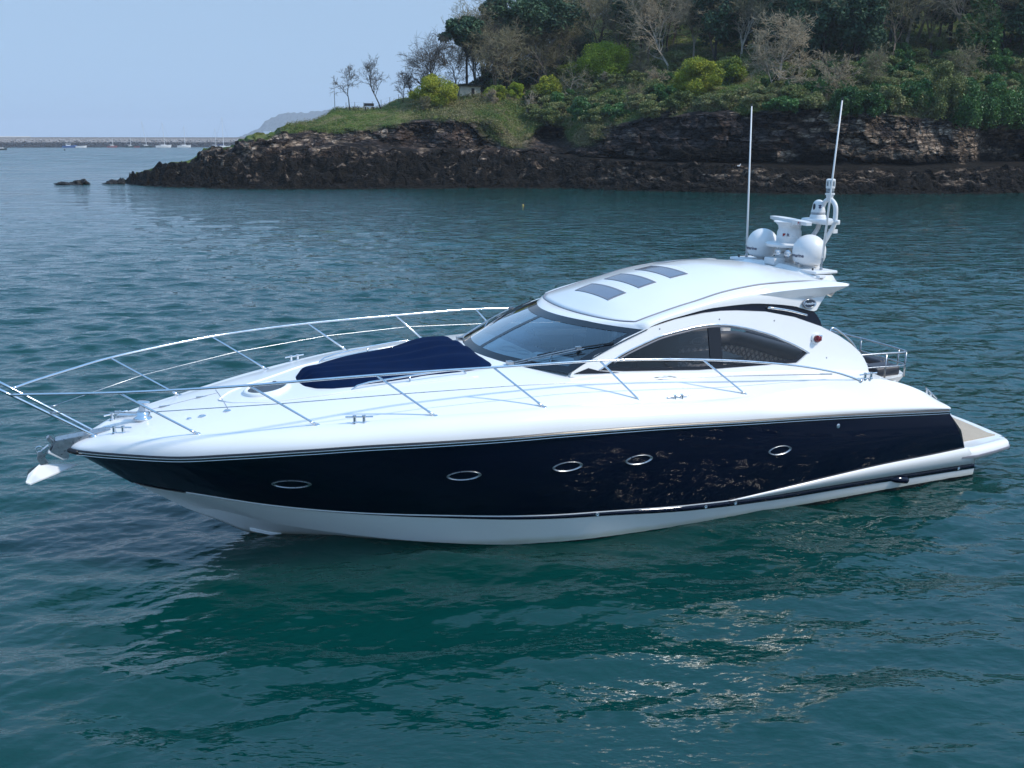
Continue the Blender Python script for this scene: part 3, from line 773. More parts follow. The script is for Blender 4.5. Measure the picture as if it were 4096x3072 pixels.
def flu(s):
    A, B_, C_, D_, E_ = (7.37, 0, 1.535), (6.885, 0, 1.462), (7.57, s * .19, 1.345), (7.515, s * .20, 1.315), (7.45, s * .05, 1.45)
    t.add([A, B_, C_, D_, (7.53, s * .1, 1.43)], [(0, 1, 3, 2), (0, 2, 4)])
    t.add([(x, y, z - .018) for x, y, z in (A, B_, C_, D_, (7.53, s * .1, 1.43))], [(2, 3, 1, 0), (4, 2, 0)])
    t.add([B_, D_, (D_[0], D_[1], D_[2] - .018), (B_[0], B_[1], B_[2] - .018), C_, (C_[0], C_[1], C_[2] - .018)], [(0, 1, 2, 3), (1, 4, 5, 2)])
flu(1); flu(-1)
t.build('fluke', M['gelflat'], anchor)

# ---- swim platform
def plat_ring(off, z):
    P = []
    ys = np.linspace(2.62 - off, -2.62 + off, 25)
    P.append((-7.60, 2.80 - off, z)); P.append((-7.95, 2.84 - off, z)); P.append((-8.5, 2.77 - off, z)); P.append((-8.92, 2.69 - off, z))
    for y in ys: P.append((-9.47 + off + .40 * (y / 2.62) ** 2 + (.06 if abs(y) > 2.5 - off else 0), y, z))
    P += [(-8.92, -2.69 + off, z), (-8.5, -2.77 + off, z), (-7.95, -2.84 + off, z), (-7.60, -2.80 + off, z)]
    return P
mb = MB()
rings = [plat_ring(.16, .60), plat_ring(.10, .617), plat_ring(.03, .59), plat_ring(0.0, .545), plat_ring(-.005, .50)]
mb.grid(rings, closed_v=True)
lo = [plat_ring(-.005, .455), plat_ring(.03, .42), plat_ring(.12, .34), plat_ring(.3, .32)]
mb.grid(lo, closed_v=True)
n_ = len(rings[0]); mb.add(rings[0], [tuple(range(n_))]); mb.add(lo[-1], [tuple(range(n_))[::-1]])
plat = mb.build('swim_platform', M['gel'], yacht, auto=38)
mb = MB(); mb.grid([plat_ring(-.005, .50), plat_ring(-.022, .495), plat_ring(-.022, .462), plat_ring(-.005, .455)], closed_v=True); mb.build('rubbing_strip', M['grey'], plat, auto=30)
tk = [(-7.62, 2.42), (-8.72, 2.36), (-8.97, 2.34)] + [(-9.27 + .36 * (y / 2.3) ** 2, y) for y in np.linspace(2.2, -2.2, 15)] + [(-8.97, -2.34), (-8.72, -2.36), (-7.62, -2.42)]
mb = MB(); mb.prism(tk, .598, .6215, lambda u, v, h: (u, v, h)); mb.build('teak_inlay', M['teak'], plat)
for (x, y) in ((-8.98, 2.48), (-9.36, .9), (-9.36, -.9)):
    t = MB(); t.lathe([(.04, 0), (.04, .006), (.02, .008)], (x, y, .607), 14); t.build('deck_light', M['chrome'], plat, smooth=True)
# exhaust outlet, through-hull fittings, hull lamp
t = MB(); t.tube([(-6.0, 2.71, .27), (-6.15, 2.745, .255), (-6.30, 2.765, .235), (-6.36, 2.765, .22)], [.03, .06, .07, .066], 14); t.build('exhaust_outlet', M['navy'], yacht, smooth=True)
for x in (-.25, -2.15, -2.72, -7.62):
    y = float(bb(x)) + .012; z = float(bz(x) - bh(x) * .55)
    t = MB(); t.lathe([(.032, -.01), (.032, .012), (.018, .014), (.017, .004), (.003, .004)], (x, y, z), 14, axis=(0, 1, 0)); t.build('skin_fitting', M['chrome'], yacht, auto=40)
t = MB(); t.lathe([(.05, -.02), (.05, .012), (.02, .02)], (-4.541, 2.93, 1.485), 16, axis=(0, 1, 0.1)); t.build('vent_cap', M['chrome'], yacht, auto=40)
t = MB(); t.tube([(4.55, .32, .50), (4.42, .36, .455), (4.33, .42, .44)], [.012, .014, .012], 6); t.build('bow_eye', M['black'], yacht)

# ---- portholes
from mathutils.bvhtree import BVHTree
_bv = BVHTree.FromPolygons([v.co[:] for v in hull.data.vertices], [p.vertices[:] for p in hull.data.polygons])
def hull_pt(x, z):
    return _bv.ray_cast(Vector((x, 6, z)), Vector((0, -1, 0)))[0][1]
for (x0, z0, ln) in ((4.159, 1.318, .25), (1.905, 1.416, .235), (.392, 1.425, .23), (-.773, 1.393, .225), (-3.374, 1.211, .22)):
    def pp(a, k, off):
        x = x0 + ln * k * cos(a) ; zz = z0 + .076 * k * sin(a) * (abs(sin(a)) ** .15 if sin(a) else 1) + .025 * cos(a) * 0
        y = hull_pt(x, zz); return (x, y + off, zz)
    A = np.linspace(0, 2 * pi, 41)[:-1]
    mb = MB(); mb.grid([[pp(a, k, o) for a in A] for k, o in ((1.03, -.01), (1.03, .010), (1.0, .018), (.97, .016), (.93, .002), (.90, .006), (.875, .008), (.84, -.012), (.84, -.03))], closed_v=True)
    ph = mb.build('porthole', M['steel'], yacht, smooth=True)
    mb = MB(); ring = [pp(a, .85, -.004) for a in A]; mb.add(ring, [tuple(range(40))]); mb.build('pane', M['portglass'], ph)
# the same ports on the far side
    mb = MB(); mb.grid([[(p[0], -p[1], p[2]) for p in [pp(a, k, o) for a in A]] for k, o in ((1.04, -.01), (1.0, .024), (.90, .012), (.79, -.01))], closed_v=True)
    ph = mb.build('porthole', M['chrome'], yacht, smooth=True)
    mb = MB(); ring = [(p[0], -p[1], p[2]) for p in ring]; mb.add(ring, [tuple(range(40))]); mb.build('pane', M['portglass'], ph)

# ---- cabin sides: plane leaning inboard
def cy_side(z): return 2.0 - .22 * (z - 2.3)
outer = [(-.09, 2.52), (-.133, 2.578), (-.55, 2.79), (-1.106, 3.005), (-1.527, 3.135), (-2.063, 3.238), (-2.61, 3.299), (-2.95, 3.307), (-3.279, 3.294), (-3.848, 3.238), (-4.427, 3.110), (-4.978, 2.917), (-5.35, 2.735), (-5.61, 2.572), (-5.79, 2.42), (-5.88, 2.30), (-5.945, 2.17), (-5.965, 2.05), (-5.96, 1.90), (-4.4, 2.12), (-2.4, 2.28), (-.9, 2.40)]
wtop = [(-4.674, 2.496), (-4.66, 2.515), (-4.40, 2.655), (-4.15, 2.765), (-3.932, 2.86), (-3.65, 2.95), (-3.37, 3.026), (-3.08, 3.085), (-2.792, 3.112), (-2.47, 3.105), (-2.156, 3.067), (-1.85, 3.025), (-1.618, 2.973), (-1.087, 2.807), (-.85, 2.70), (-.598, 2.575)]
wbot = [(-.62, 2.56), (-1.058, 2.505), (-1.8, 2.45), (-2.447, 2.40), (-3.4, 2.372), (-4.415, 2.345), (-4.55, 2.42)]
hole = wtop + wbot
def side3(u, v, off, s): return (u, s * (cy_side(v) + off), v)
for s in (1, -1):
    pts = [Vector((u, v, 0)) for u, v in outer]; hp = [Vector((u, v, 0)) for u, v in hole]
    tris = geometry.tessellate_polygon([pts, hp])
    allp = outer + hole
    mb = MB()
    for off in (0.0, -.07): mb.add([side3(u, v, off, s) for u, v in allp], [t_ if off == 0 else t_[::-1] for t_ in tris])
    n0 = len(outer); nA = len(allp)
    for lst in (range(n0), range(n0, nA)):
        lst = list(lst)
        for i in range(len(lst)):
            a, b_ = lst[i], lst[(i + 1) % len(lst)]
            mb.add([side3(*allp[a], 0, s), side3(*allp[b_], 0, s), side3(*allp[b_], -.07, s), side3(*allp[a], -.07, s)], [(0, 1, 2, 3)])
    cs = mb.build('cabin_side', M['gel'], yacht, bevel=.012)
    # window: two panes, a black post, bright trim above
    def clip(x0, x1):
        top = [(u, v) for u, v in wtop if x0 <= u <= x1]; bot = [(u, v) for u, v in wbot if x0 <= u <= x1]
        ft = lambda x: float(np.interp(x, [p[0] for p in wtop], [p[1] for p in wtop])); fb = lambda x: float(np.interp(-x, [-p[0] for p in wbot], [p[1] for p in wbot]))
        poly = []
        if x0 > -4.6: poly.append((x0, ft(x0)))
        poly += top
        if x1 < -.7: poly += [(x1, ft(x1)), (x1, fb(x1))]
        poly += bot
        if x0 > -4.6: poly.append((x0, fb(x0)))
        return poly
    for (x0, x1, mt, nm) in ((-4.68, -2.90, 'sideglass', 'rear_side_window'), (-2.70, -.59, 'darkglass', 'front_side_window')):
        mb = MB(); pl = clip(x0, x1); mb.add([side3(u, v, -.035, s) for u, v in pl], [tuple(range(len(pl)))]); mb.build(nm, M[mt], yacht)
    mb = MB(); mb.prism([(-2.92, 2.388), (-2.92, 3.10), (-2.68, 3.11), (-2.68, 2.40)], -.05, -.022, lambda u, v, h: side3(u, v, h, s)); mb.build('window_post', M['frit'], yacht)
    # black sill band at the foot of the glass
    mb = MB(); P0 = [(-.62, 2.56), (-1.058, 2.505), (-1.8, 2.45), (-2.447, 2.40), (-3.4, 2.372), (-4.415, 2.345), (-4.55, 2.42), (-4.67, 2.50)]
    mb.grid([[side3(u, v, -.033, s) for u, v in P0], [side3(u + (.05 if i > 5 else 0), v + .055, -.033, s) for i, (u, v) in enumerate(P0)]]); mb.build('window_sill', M['frit'], yacht)
    t = MB(); t.tube([side3(u, v - .012, -.012, s) for u, v in catmull(wtop, 4)], .017, 8); t.build('window_trim', M['chrome'], yacht, smooth=True)
    t = MB(); t.tube([side3(u - .04, v - .05, -.028, s) for u, v in catmull(wtop[2:-1], 4)], .014, 6); t.build('window_gasket', M['grey'], yacht, smooth=True)
    # small black quarter light at the foot of the arch
    mb = MB(); mb.prism([(-.16, 2.555), (-.42, 2.62), (-.60, 2.56), (-.95, 2.505), (-.55, 2.525)], .004, .010, lambda u, v, h: side3(u, v, h, s)); mb.build('quarter_light', M['frit'], yacht)
    for (u, v) in ((-1.75, 3.11), (-2.9, 3.18), (-4.0, 3.08), (-4.75, 2.69), (-5.05, 2.38), (-2.3, 2.335), (-1.25, 2.41), (-3.4, 2.27), (-4.5, 2.21), (-5.6, 2.1)):
        t = MB(); t.lathe([(.013, -.004), (.012, .005), (.004, .006)], side3(u, v, 0, s), 8, axis=(0, s, .2)); t.build('screw_cap', M['grey'], cs, smooth=True)
    # navy panel between cabin side and roof
    navy = [(-1.48, 3.115), (-2.063, 3.228), (-2.61, 3.289), (-2.95, 3.297), (-3.279, 3.284), (-3.848, 3.228), (-4.427, 3.10), (-5.02, 2.88), (-5.00, 2.99), (-4.93, 3.10), (-4.845, 3.20), (-4.443, 3.30), (-3.977, 3.365), (-3.514, 3.40), (-2.84, 3.382), (-2.176, 3.295), (-1.613, 3.175)]
    mb = MB(); mb.prism(navy, -.045, -.025, lambda u, v, h: side3(u, v, h, s)); mb.build('navy_side_panel', M['navy'], yacht)
    t = MB(); t.tube(catmull([side3(-3.90, 3.285, -.03, s), side3(-3.92, 3.30, .03, s), side3(-4.3, 3.23, .035, s), side3(-4.65, 3.135, .03, s), side3(-4.67, 3.12, -.03, s)], 5), .02, 8); t.build('grab_handle', M['chrome'], yacht, smooth=True)

# grime streak under the side window
sm_, snt, sb_ = nmat('grime_streak'); stc = snt.nodes.new('ShaderNodeTexCoord'); smp = snt.nodes.new('ShaderNodeMapping'); smp.inputs['Scale'].default_value = (2.5, 22, 22)
snz = snt.nodes.new('ShaderNodeTexNoise'); snz.inputs['Scale'].default_value = 2.2; snz.inputs['Detail'].default_value = 5; snt.links.new(stc.outputs['Object'], smp.inputs[0]); snt.links.new(smp.outputs[0], snz.inputs['Vector'])
smr = snt.nodes.new('ShaderNodeMapRange'); smr.inputs['From Min'].default_value = .46; smr.inputs['From Max'].default_value = .62; smr.inputs['To Max'].default_value = .8; snt.links.new(snz.outputs['Fac'], smr.inputs['Value']); snt.links.new(smr.outputs[0], sb_.inputs['Alpha'])
sb_.inputs['Base Color'].default_value = (.10, .09, .08, 1); sb_.inputs['Roughness'].default_value = .8
mb = MB(); xs_g = np.linspace(-1.42, -1.95, 12)
mb.grid([[(x, 2.155 + w * (.012 + .05 * sin(pi * i / 11)) - .06 * i / 11, float(deck_z(x, 2.155 + w * (.012 + .05 * sin(pi * i / 11)) - .06 * i / 11)) + .004) for i, x in enumerate(xs_g)] for w in (-1, -.3, .3, 1)]); mb.build('grime_streak', sm_, deck, smooth=True)
# nav light
nl = MB(); c = side3(-4.84, 2.72, 0, 1)
nl.lathe([(.095, -.005), (.095, .018), (.085, .03)], c, 20, axis=(0, 1, .22)); nlo = nl.build('nav_light', M['gel'], yacht, auto=35)
t = MB(); t.lathe([(.062, .0), (.062, .05), (.05, .085), (.02, .098)], (c[0], c[1] + .02, c[2]), 16, axis=(0, 1, .22)); t.build('lens', M['red'], nlo, smooth=True)
t = MB(); t.box((c[0] - .03, c[1] + .05, c[2] + .055), (.09, .08, .03)); t.box((c[0] - .068, c[1] + .045, c[2] + .01), (.02, .07, .09)); t.build('cowl', M['chrome'], nlo, bevel=.012)

# ---- roof
zrf = pchip([-.9, -1.0, -1.25, -1.5, -1.87, -2.42, -3.05, -3.5, -3.85, -4.56, -5.25, -5.6], [3.15, 3.19, 3.31, 3.43, 3.544, 3.684, 3.79, 3.84, 3.86, 3.83, 3.745, 3.70])
krf = pchip([-1.0, -1.14, -1.34, -1.5, -1.87, -2.5, -3.06, -3.85, -4.56, -5.25], [.04, .05, .067, .08, .088, .095, .083, .075, .06, .042])
def roof_z(X, Y): return zrf(X) - krf(X) * np.asarray(Y) ** 2
def lipx(Y): return -1.0 - .12 * (Y / 1.05) ** 2 - .15 * (np.abs(Y) / 1.6) ** 8
yr = lambda x: 1.60
vv = np.sin(np.linspace(-1, 1, 41) * pi / 2) * .5 + np.linspace(-1, 1, 41) * .5
rows = []
for u in np.linspace(0, 1, 46):
    row = []
    for v in vv:
        xl = float(lipx(v * 1.60)); x = xl + (-5.25 - xl) * u; y = v * float(yr(x)); row.append((x, y, float(roof_z(x, y))))
    rows.append(row)
mb = MB(); mb.grid(rows)
roof = mb.build('roof', M['gel'], yacht, smooth=True)
sm = roof.modifiers.new('thick', 'SOLIDIFY'); sm.thickness = .06; sm.offset = -1
# surround of the roof panel: front band down to the windscreen, side skirts down to the navy panels
edge_in = [rows[i][-1] for i in range(45, -1, -1)] + [rows[0][j] for j in range(39, 0, -1)] + [rows[i][0] for i in range(46)]
nav_up = pchip([-1.50, -1.613, -2.176, -2.84, -3.514, -3.977, -4.443, -4.845, -5.0, -5.25], [3.118, 3.17, 3.285, 3.372, 3.39, 3.355, 3.288, 3.185, 3.31, 3.57])
def wtopx(sv): return -.66 - .84 * sv * sv
def out_of(p):
    x, y, z = p
    if abs(y) > 1.595:
        xx = x - .08 * float(sstep(-2.2, -1.4, x)); zz = float(nav_up(xx)) ; return (xx, math.copysign(cy_side(zz) + .012, y), zz)
    sv = y / 1.60
    return (wtopx(sv), 1.84 * sv, 3.153 - .040 * sv * sv)
outr = [out_of(p) for p in edge_in]
rows2 = []
for q in np.linspace(0, 1, 8):
    row = []
    for a, b_ in zip(edge_in, outr):
        P = np.array(a) * (1 - q) + np.array(b_) * q
        side = abs(a[1]) > 1.595
        bl = (.055 if side else .02) * sin(pi * q)
        P = P + (np.array([0, math.copysign(bl, a[1]), bl * .6]) if side else np.array([bl * .5, 0, bl]))
        row.append(tuple(P))
    rows2.append(row)
mb = MB(); mb.grid(rows2); skirt = mb.build('roof_surround', M['gel'], roof, smooth=True)
t = MB(); t.tube([(p[0], p[1], p[2] + .002) for p in edge_in], .016, 6); t.build('roof_seam', M['grey'], roof, smooth=True)
# radar arch deck behind the roof panel, with the raked wing ends
mb = MB()
ysx = np.linspace(-1.64, 1.64, 31)
def arch_top(y): return 3.80 - .055 * y * y - .02 * abs(y) ** 3 * .3
R0 = [(-5.22 - .02 * abs(y), y, float(roof_z(-5.25, y)) - .015) for y in ysx]
R1 = [(-5.33 - .02 * abs(y), y, max(arch_top(y), float(roof_z(-5.25, y)) - .01) ) for y in ysx]
R2 = [(-5.97 + .56 * (abs(y) / 1.72) ** 2.2, y, arch_top(y) - .02 - .03 * (abs(y) > 1.4)) for y in ysx]
R3 = [(-6.06 + .60 * (abs(y) / 1.72) ** 2.2, y, arch_top(y) - .10) for y in ysx]
R4 = [(-5.80 + .50 * (abs(y) / 1.72) ** 2.2, y, arch_top(y) - .26) for y in ysx]
R5 = [(-5.10, y, float(roof_z(-5.25, y)) - .16) for y in ysx]
mb.grid([R0, R1, R2, R3, R4, R5]); archd = mb.build('arch_deck', M['gel'], roof, auto=28)
for c_, d_ in (((-5.36, 0.05, 3.82), (.26, .30, .13)), ((-5.55, 1.05, 3.735), (.5, .42, .05)), ((-5.55, -1.05, 3.735), (.5, .42, .05))):
    t = MB(); t.box(c_, d_); t.build('arch_plinth', M['gelflat'], archd, bevel=.015)
for s in (1, -1):
    # side wing: flat blade running aft to a point
    A = [(-3.511, 1.735, 3.515), (-3.95, 1.80, 3.555), (-4.322, 1.87, 3.585), (-4.731, 1.93, 3.605), (-5.08, 1.965, 3.610), (-5.32, 1.965, 3.604), (-5.46, 1.93, 3.600)]      # outer edge
    T_ = [(-3.45, 1.66, 3.56), (-3.95, 1.63, 3.655), (-4.322, 1.62, 3.672), (-4.731, 1.62, 3.672), (-5.08, 1.69, 3.68), (-5.32, 1.74, 3.655), (-5.462, 1.925, 3.606)]   # upper inner edge
    U = [(-3.52, 1.72, 3.50), (-3.986, 1.745, 3.435), (-4.322, 1.765, 3.405), (-4.675, 1.78, 3.398), (-5.0, 1.80, 3.425), (-5.25, 1.86, 3.50), (-5.458, 1.925, 3.594)]   # lower inner edge
    I_ = [(-3.52, 1.60, 3.50), (-3.986, 1.60, 3.435), (-4.322, 1.60, 3.41), (-4.675, 1.6, 3.41), (-5.0, 1.6, 3.44), (-5.25, 1.66, 3.52), (-5.455, 1.92, 3.598)]
    mirror = lambda L: [(x, s * y, z) for x, y, z in catmull(L, 4)]
    mb = MB(); a_, t_, u_, i_ = mirror(A), mirror(T_), mirror(U), mirror(I_)
    mid = [tuple((np.array(p) * .45 + np.array(q) * .55 + np.array([0, s * .01, .03]))) for p, q in zip(t_, a_)]
    mb.grid([i_, t_, mid, a_, u_, i_]); q_n = len(i_); mb.add([L_[-1] for L_ in (t_, mid, a_, u_, i_)], [(0, 1, 2, 3, 4)]); mb.build('roof_wing', M['gel'], roof, auto=35)
    # raked spar under it
    mb = MB(); mb.prism([(-4.55, 3.25), (-4.845, 3.178), (-4.90, 3.19), (-5.14, 3.46), (-4.6, 3.50), (-4.2, 3.42)], -.05, .012, lambda u, v, h: side3(u, v, h, s)); mb.build('roof_spar', M['gel'], roof, bevel=.01)
# side badge: dark oval, bright ring and script
def text_mesh(body, size, fn, m, name, parent, extrude=0.0, align='CENTER', shear=0.0, offset=0.0):
    cu = bpy.data.curves.new(name, 'FONT'); cu.body = body; cu.size = size; cu.align_x = align; cu.align_y = 'CENTER'; cu.shear = shear; cu.offset = offset; cu.resolution_u = 3
    to = bpy.data.objects.new(name, cu); COL.objects.link(to)
    dg = bpy.context.evaluated_depsgraph_get(); dg.update()
    me = bpy.data.meshes.new_from_object(to.evaluated_get(dg))
    bpy.data.objects.remove(to); bpy.data.curves.remove(cu)
    bm = bmesh.new(); bm.from_mesh(me); bmesh.ops.subdivide_edges(bm, edges=[e for e in bm.edges if e.calc_length() > size * .3], cuts=2)
    for v in bm.verts: v.co = Vector(fn(v.co.x, v.co.y))
    bm.to_mesh(me); bm.free(); me.materials.clear(); me.materials.append(m)
    o = bpy.data.objects.new(name, me); COL.objects.link(o); o.parent = parent
    return o
bc = (-4.72, 3.325)
def bad(k, a, off): return side3(bc[0] + .145 * k * cos(a), bc[1] + .082 * k * sin(a), off + .04, 1)
A = np.linspace(0, 2 * pi, 33)[:-1]
mb = MB(); mb.grid([[bad(k, a, o) for a in A] for k, o in ((1, .010), (1, .024), (.9, .028), (.86, .022))], closed_v=True)
bdg = mb.build('side_badge', M['grey'], yacht, smooth=True)
mb = MB(); mb.grid([[bad(k, a, o) for a in A] for k, o in ((.93, .024), (.90, .031), (.85, .031), (.82, .024))], closed_v=True); mb.build('badge_ring', M['chrome'], bdg, smooth=True)
mb = MB(); r_ = [bad(.87, a, .023) for a in A]; mb.add(r_, [tuple(range(32))]); mb.build('badge_face', M['lensdark'], bdg)
text_mesh('Portofino', .054, lambda x, y: side3(bc[0] - x * 1.05, bc[1] + y, .072, 1), M['chrome'], 'badge_lettering', bdg, shear=.25, offset=.002)

# rooflights
for i, (x0, x1) in enumerate(((-1.495, -1.832), (-2.085, -2.42), (-2.715, -3.056))):
    def rl(k, off, x0=x0, x1=x1):
        P = []
        for a, b_ in (((x0, .6), (x1, .6)), ((x1, .6), (x1, -.6)), ((x1, -.6), (x0, -.6)), ((x0, -.6), (x0, .6))):
            for q in np.linspace(0, 1, 9)[:-1]:
                x = a[0] + (b_[0] - a[0]) * q; y = a[1] + (b_[1] - a[1]) * q
                xc = (x0 + x1) / 2; x = xc + (x - xc) * (1 - (1 - k) * 1.8); y = y * (1 - (1 - k) * .5)
                P.append((x, y, float(roof_z(x, y)) + off))
        return P
    mb = MB(); mb.grid([rl(1.0, -.004), rl(1.0, .010), rl(.93, .010), rl(.92, .006)], closed_v=True)
    rlo = mb.build('rooflight', M['grey'], yacht)
    mb = MB(); xs2 = np.linspace(x0 - .025, x1 + .025, 4); ys2 = np.linspace(-.56, .56, 13)
    mb.grid([[(x, y, float(roof_z(x, y)) + .007) for y in ys2] for x in xs2]); mb.build('pane', M['skyglass'], rlo, smooth=True)
    # wind deflector moulding behind it
    mb = MB(); yy = np.linspace(-.6, .6, 17)
    mb.grid([[(x1 - .004 - .0 * y, y, float(roof_z(x1, y)) + .012) for y in yy], [(x1 - .02 - .14 * (1 - (y / .6) ** 2) , y, float(roof_z(x1 - .15 * (1 - (y / .6) ** 2), y)) + .008) for y in yy]])
    mb.build('deflector', M['gelflat'], rlo, smooth=True)
# flush panel on the roof's far quarter
mb = MB(); mb.grid([[(x, y, float(roof_z(x, y)) + .006) for y in np.linspace(-.62, -1.0 + .12 * q, 5)] for q, x in zip(np.linspace(0, 1, 9), np.linspace(-3.35, -4.6, 9))]); mb.build('roof_vent', M['midgrey'], roof, smooth=True)

# ---- windscreen
def ws(s_, q, off=0.0):
    b_ = np.array([.685 - .815 * s_ * s_, 1.94 * s_, 2.61 - .02 * abs(s_)]); t_ = np.array([-.66 - .84 * s_ * s_, 1.84 * s_, 3.153 - .045 * s_ * s_])
    n = np.array([.42, .28 * s_, .9]); n /= np.linalg.norm(n)
    bulge = .03 * sin(pi * np.clip(q, 0, 1))
    return tuple(b_ * (1 - q) + t_ * q + n * (bulge + off))
def ws_strip(s0, s1, q0, q1, off, ns=24, nq=8):
    return [[ws(a, q, off) for a in np.linspace(s0, s1, ns)] for q in np.linspace(q0, q1, nq)]
for s in (1, -1):
    mb = MB(); mb.grid(ws_strip(.02 * s, .985 * s, .03, .97, 0.0)); mb.build('windscreen_pane', M['wsglass'], yacht, smooth=True)
mb = MB()
mb.grid(ws_strip(-1, 1, -.03, .085, .004, 60, 3)); mb.grid(ws_strip(-1, 1, .89, 1.02, .004, 60, 3))
mb.grid(ws_strip(-.028, .028, .08, .9, .005, 4)); mb.grid(ws_strip(.93, 1.0, .08, .9, .004, 4)); mb.grid(ws_strip(-1.0, -.93, .08, .9, .004, 4))
mb.build('windscreen_frame', M['frit'], yacht, smooth=True)
# wipers
for s, (q0, q1, s0, s1) in ((1, (-.06, .40, .56, .84)), (-1, (-.06, .62, -.52, -.80))):
    t = MB(); P = [ws(s0 + (s1 - s0) * k, q0 + (q1 - q0) * k, .05) for k in np.linspace(0, 1, 8)]
    P2 = [ws(s0 + .045 * s + (s1 - s0) * k, q0 + (q1 - q0) * k, .05) for k in np.linspace(0, 1, 8)]
    t.tube(P, .011, 6); t.tube(P2, .009, 6); e = Vector(P[-1]); t.box(e, (.09, .06, .05)); t.box(Vector(P[0]), (.09, .12, .06))
    wo = t.build('wiper', M['steel'], yacht)
    ea = ws(s1 - .20 * s, q1 - .22, .02); eb = ws(s1 + .13 * s, q1 + .22, .02)
    t = MB(); t.tube([ws(s1 + (-.20 + .33 * k) * s, q1 - .22 + .44 * k, .022) for k in np.linspace(0, 1, 8)], .012, 6); t.build('blade', M['black'], wo)

# ---- saloon seen through the glass
def boxpart(name, c, d, m, parent=yacht, bevel=.03, rot=None):
    t = MB(); t.box(c, d, 0, rot); return t.build(name, M[m], parent, bevel=bevel)
boxpart('cabin_floor', (-3.0, 0, 1.18), (5.9, 3.7, .06), 'cream', bevel=0)
t = MB(); t.grid([[(x + .05 - .8 * (y / 1.9) ** 2, y, 2.585 - .012 - .05 * abs(x) - .02 * abs(y)) for y in np.linspace(-1.86, 1.86, 20)] for x in (.60, .2, -.2, -.55)]); t.grid([[(-.50 - .8 * (y / 1.9) ** 2, y, z) for y in np.linspace(-1.86, 1.86, 20)] for z in (2.55, 1.5)])
dash = t.build('dashboard', M['dash'], yacht, smooth=False, auto=30)
t = MB(); t.prism([(-.3, .35), (.1, .55), (-.5, 1.35), (-.62, 1.05)], 2.565, 2.575, lambda u, v, h: (u, v, h)); t.build('chart', M['paper'], yacht)
t = MB()
for c0, rr in (((.12, .1), .22), ((.0, .42), .16)): t.tube([(c0[0] + rr * .6 * cos(a), c0[1] + rr * sin(a), 2.59 + .012 * sin(2 * a)) for a in np.linspace(0, 2 * pi, 24)], .02, 6)
t.build('rope_coil', M['midgrey'], yacht)
boxpart('instrument_pod', (-.55, -.75, 2.58), (.35, .9, .14), 'dash', bevel=.05)
t = MB(); t.tube([(-.72 + .06 * sin(a), -.75 + .2 * cos(a), 2.56 + .2 * sin(a)) for a in np.linspace(0, 2 * pi, 24)], .018, 8, closed=False); t.build('steering_wheel', M['black'], yacht, smooth=True)
t = MB(); t.tube(catmull([(-.10, 1.25, 2.55), (-.2, 1.1, 2.66), (-.45, .75, 2.70), (-.65, .45, 2.64)], 6), .012, 8); t.build('dash_rail', M['chrome'], yacht, smooth=True)
def seat(x, y, m, hb=1.25):
    e = empty('helm_seat', (0, 0, 0)); e.parent = yacht
    boxpart('seat_cushion', (x, y, 2.10), (.55, .75, .22), m, e, .07)
    boxpart('seat_back', (x - .30, y, 2.48), (.16, .72, .72), m, e, .07, Matrix.Rotation(R(-10), 3, 'Y'))
    boxpart('pedestal', (x, y, 1.75), (.3, .4, .5), 'darkseat', e, .03)
seat(-1.75, -.75, 'darkseat'); seat(-1.75, .35, 'darkseat')
boxpart('headrest', (-1.45, 1.20, 2.78), (.14, .30, .26), 'blueseat', bevel=.06)
t = MB(); t.tube([(-1.30, 1.05, 1.6), (-1.30, 1.05, 3.25)], .03, 10); t.build('cabin_pillar', M['midgrey'], yacht, smooth=True)
# far sofa: back, bolster, seat; curved at its after end
def sofa_path(k):   # 0..1, along starboard side then round aft
    P = catmull([(-4.15, -1.58, 0), (-4.7, -1.6, 0), (-5.25, -1.58, 0), (-5.62, -1.45, 0), (-5.78, -1.1, 0), (-5.80, -.4, 0), (-5.80, .4, 0), (-5.80, 1.15, 0)], 10)
    return np.array(P)
SP = sofa_path(0); dS = np.gradient(SP, axis=0); dS /= np.linalg.norm(dS, axis=1)[:, None]; nS = np.stack([-dS[:, 1], dS[:, 0], 0 * dS[:, 0]], 1)
nS *= np.sign((np.array([-4.6, .6, 0]) - SP)[:, :2] @ np.array([0, 1]))[:, None] * 0 + 1
if nS[5, 1] < 0: nS = -nS
arc = np.concatenate([[0], np.cumsum(np.linalg.norm(np.diff(SP, axis=0), axis=1))])
def sweep(name, prof, m, parent):
    rows_ = [[tuple(SP[i] + nS[i] * o + np.array([0, 0, z])) for i in range(len(SP))] for o, z in prof]
    mb = MB(); mb.grid(rows_); ob = mb.build(name, M[m], parent, smooth=True)
    uvl = ob.data.uv_layers.new(name='UVMap')
    pa = np.concatenate([[0], np.cumsum(np.linalg.norm(np.diff(np.array(prof), axis=0), axis=1))]); n = len(SP)
    lut = {}
    for i, p in enumerate(prof):
        for j in range(n): lut[tuple(round(c, 4) for c in rows_[i][j])] = (arc[j], pa[i])
    for lp in ob.data.loops:
        uvl.data[lp.index].uv = lut.get(tuple(round(c, 4) for c in ob.data.vertices[lp.vertex_index].co), (0, 0))
    return ob
sofa = empty('saloon_sofa', (0, 0, 0)); sofa.parent = yacht
sweep('sofa_back', [(.17, 1.50), (.15, 1.66), (.12, 1.80), (.08, 1.93)], 'quilt', sofa)
sweep('sofa_bolster', [(.06, 1.90), (.15, 1.93), (.18, 2.03), (.14, 2.15), (.02, 2.20), (-.08, 2.17), (-.10, 2.0), (-.1, 1.5)], 'cushion', sofa)
sweep('sofa_seat', [(.16, 1.56), (.40, 1.58), (.62, 1.56), (.66, 1.50)], 'quilt', sofa)
sweep('sofa_base', [(.66, 1.50), (.62, 1.22)], 'cream', sofa)
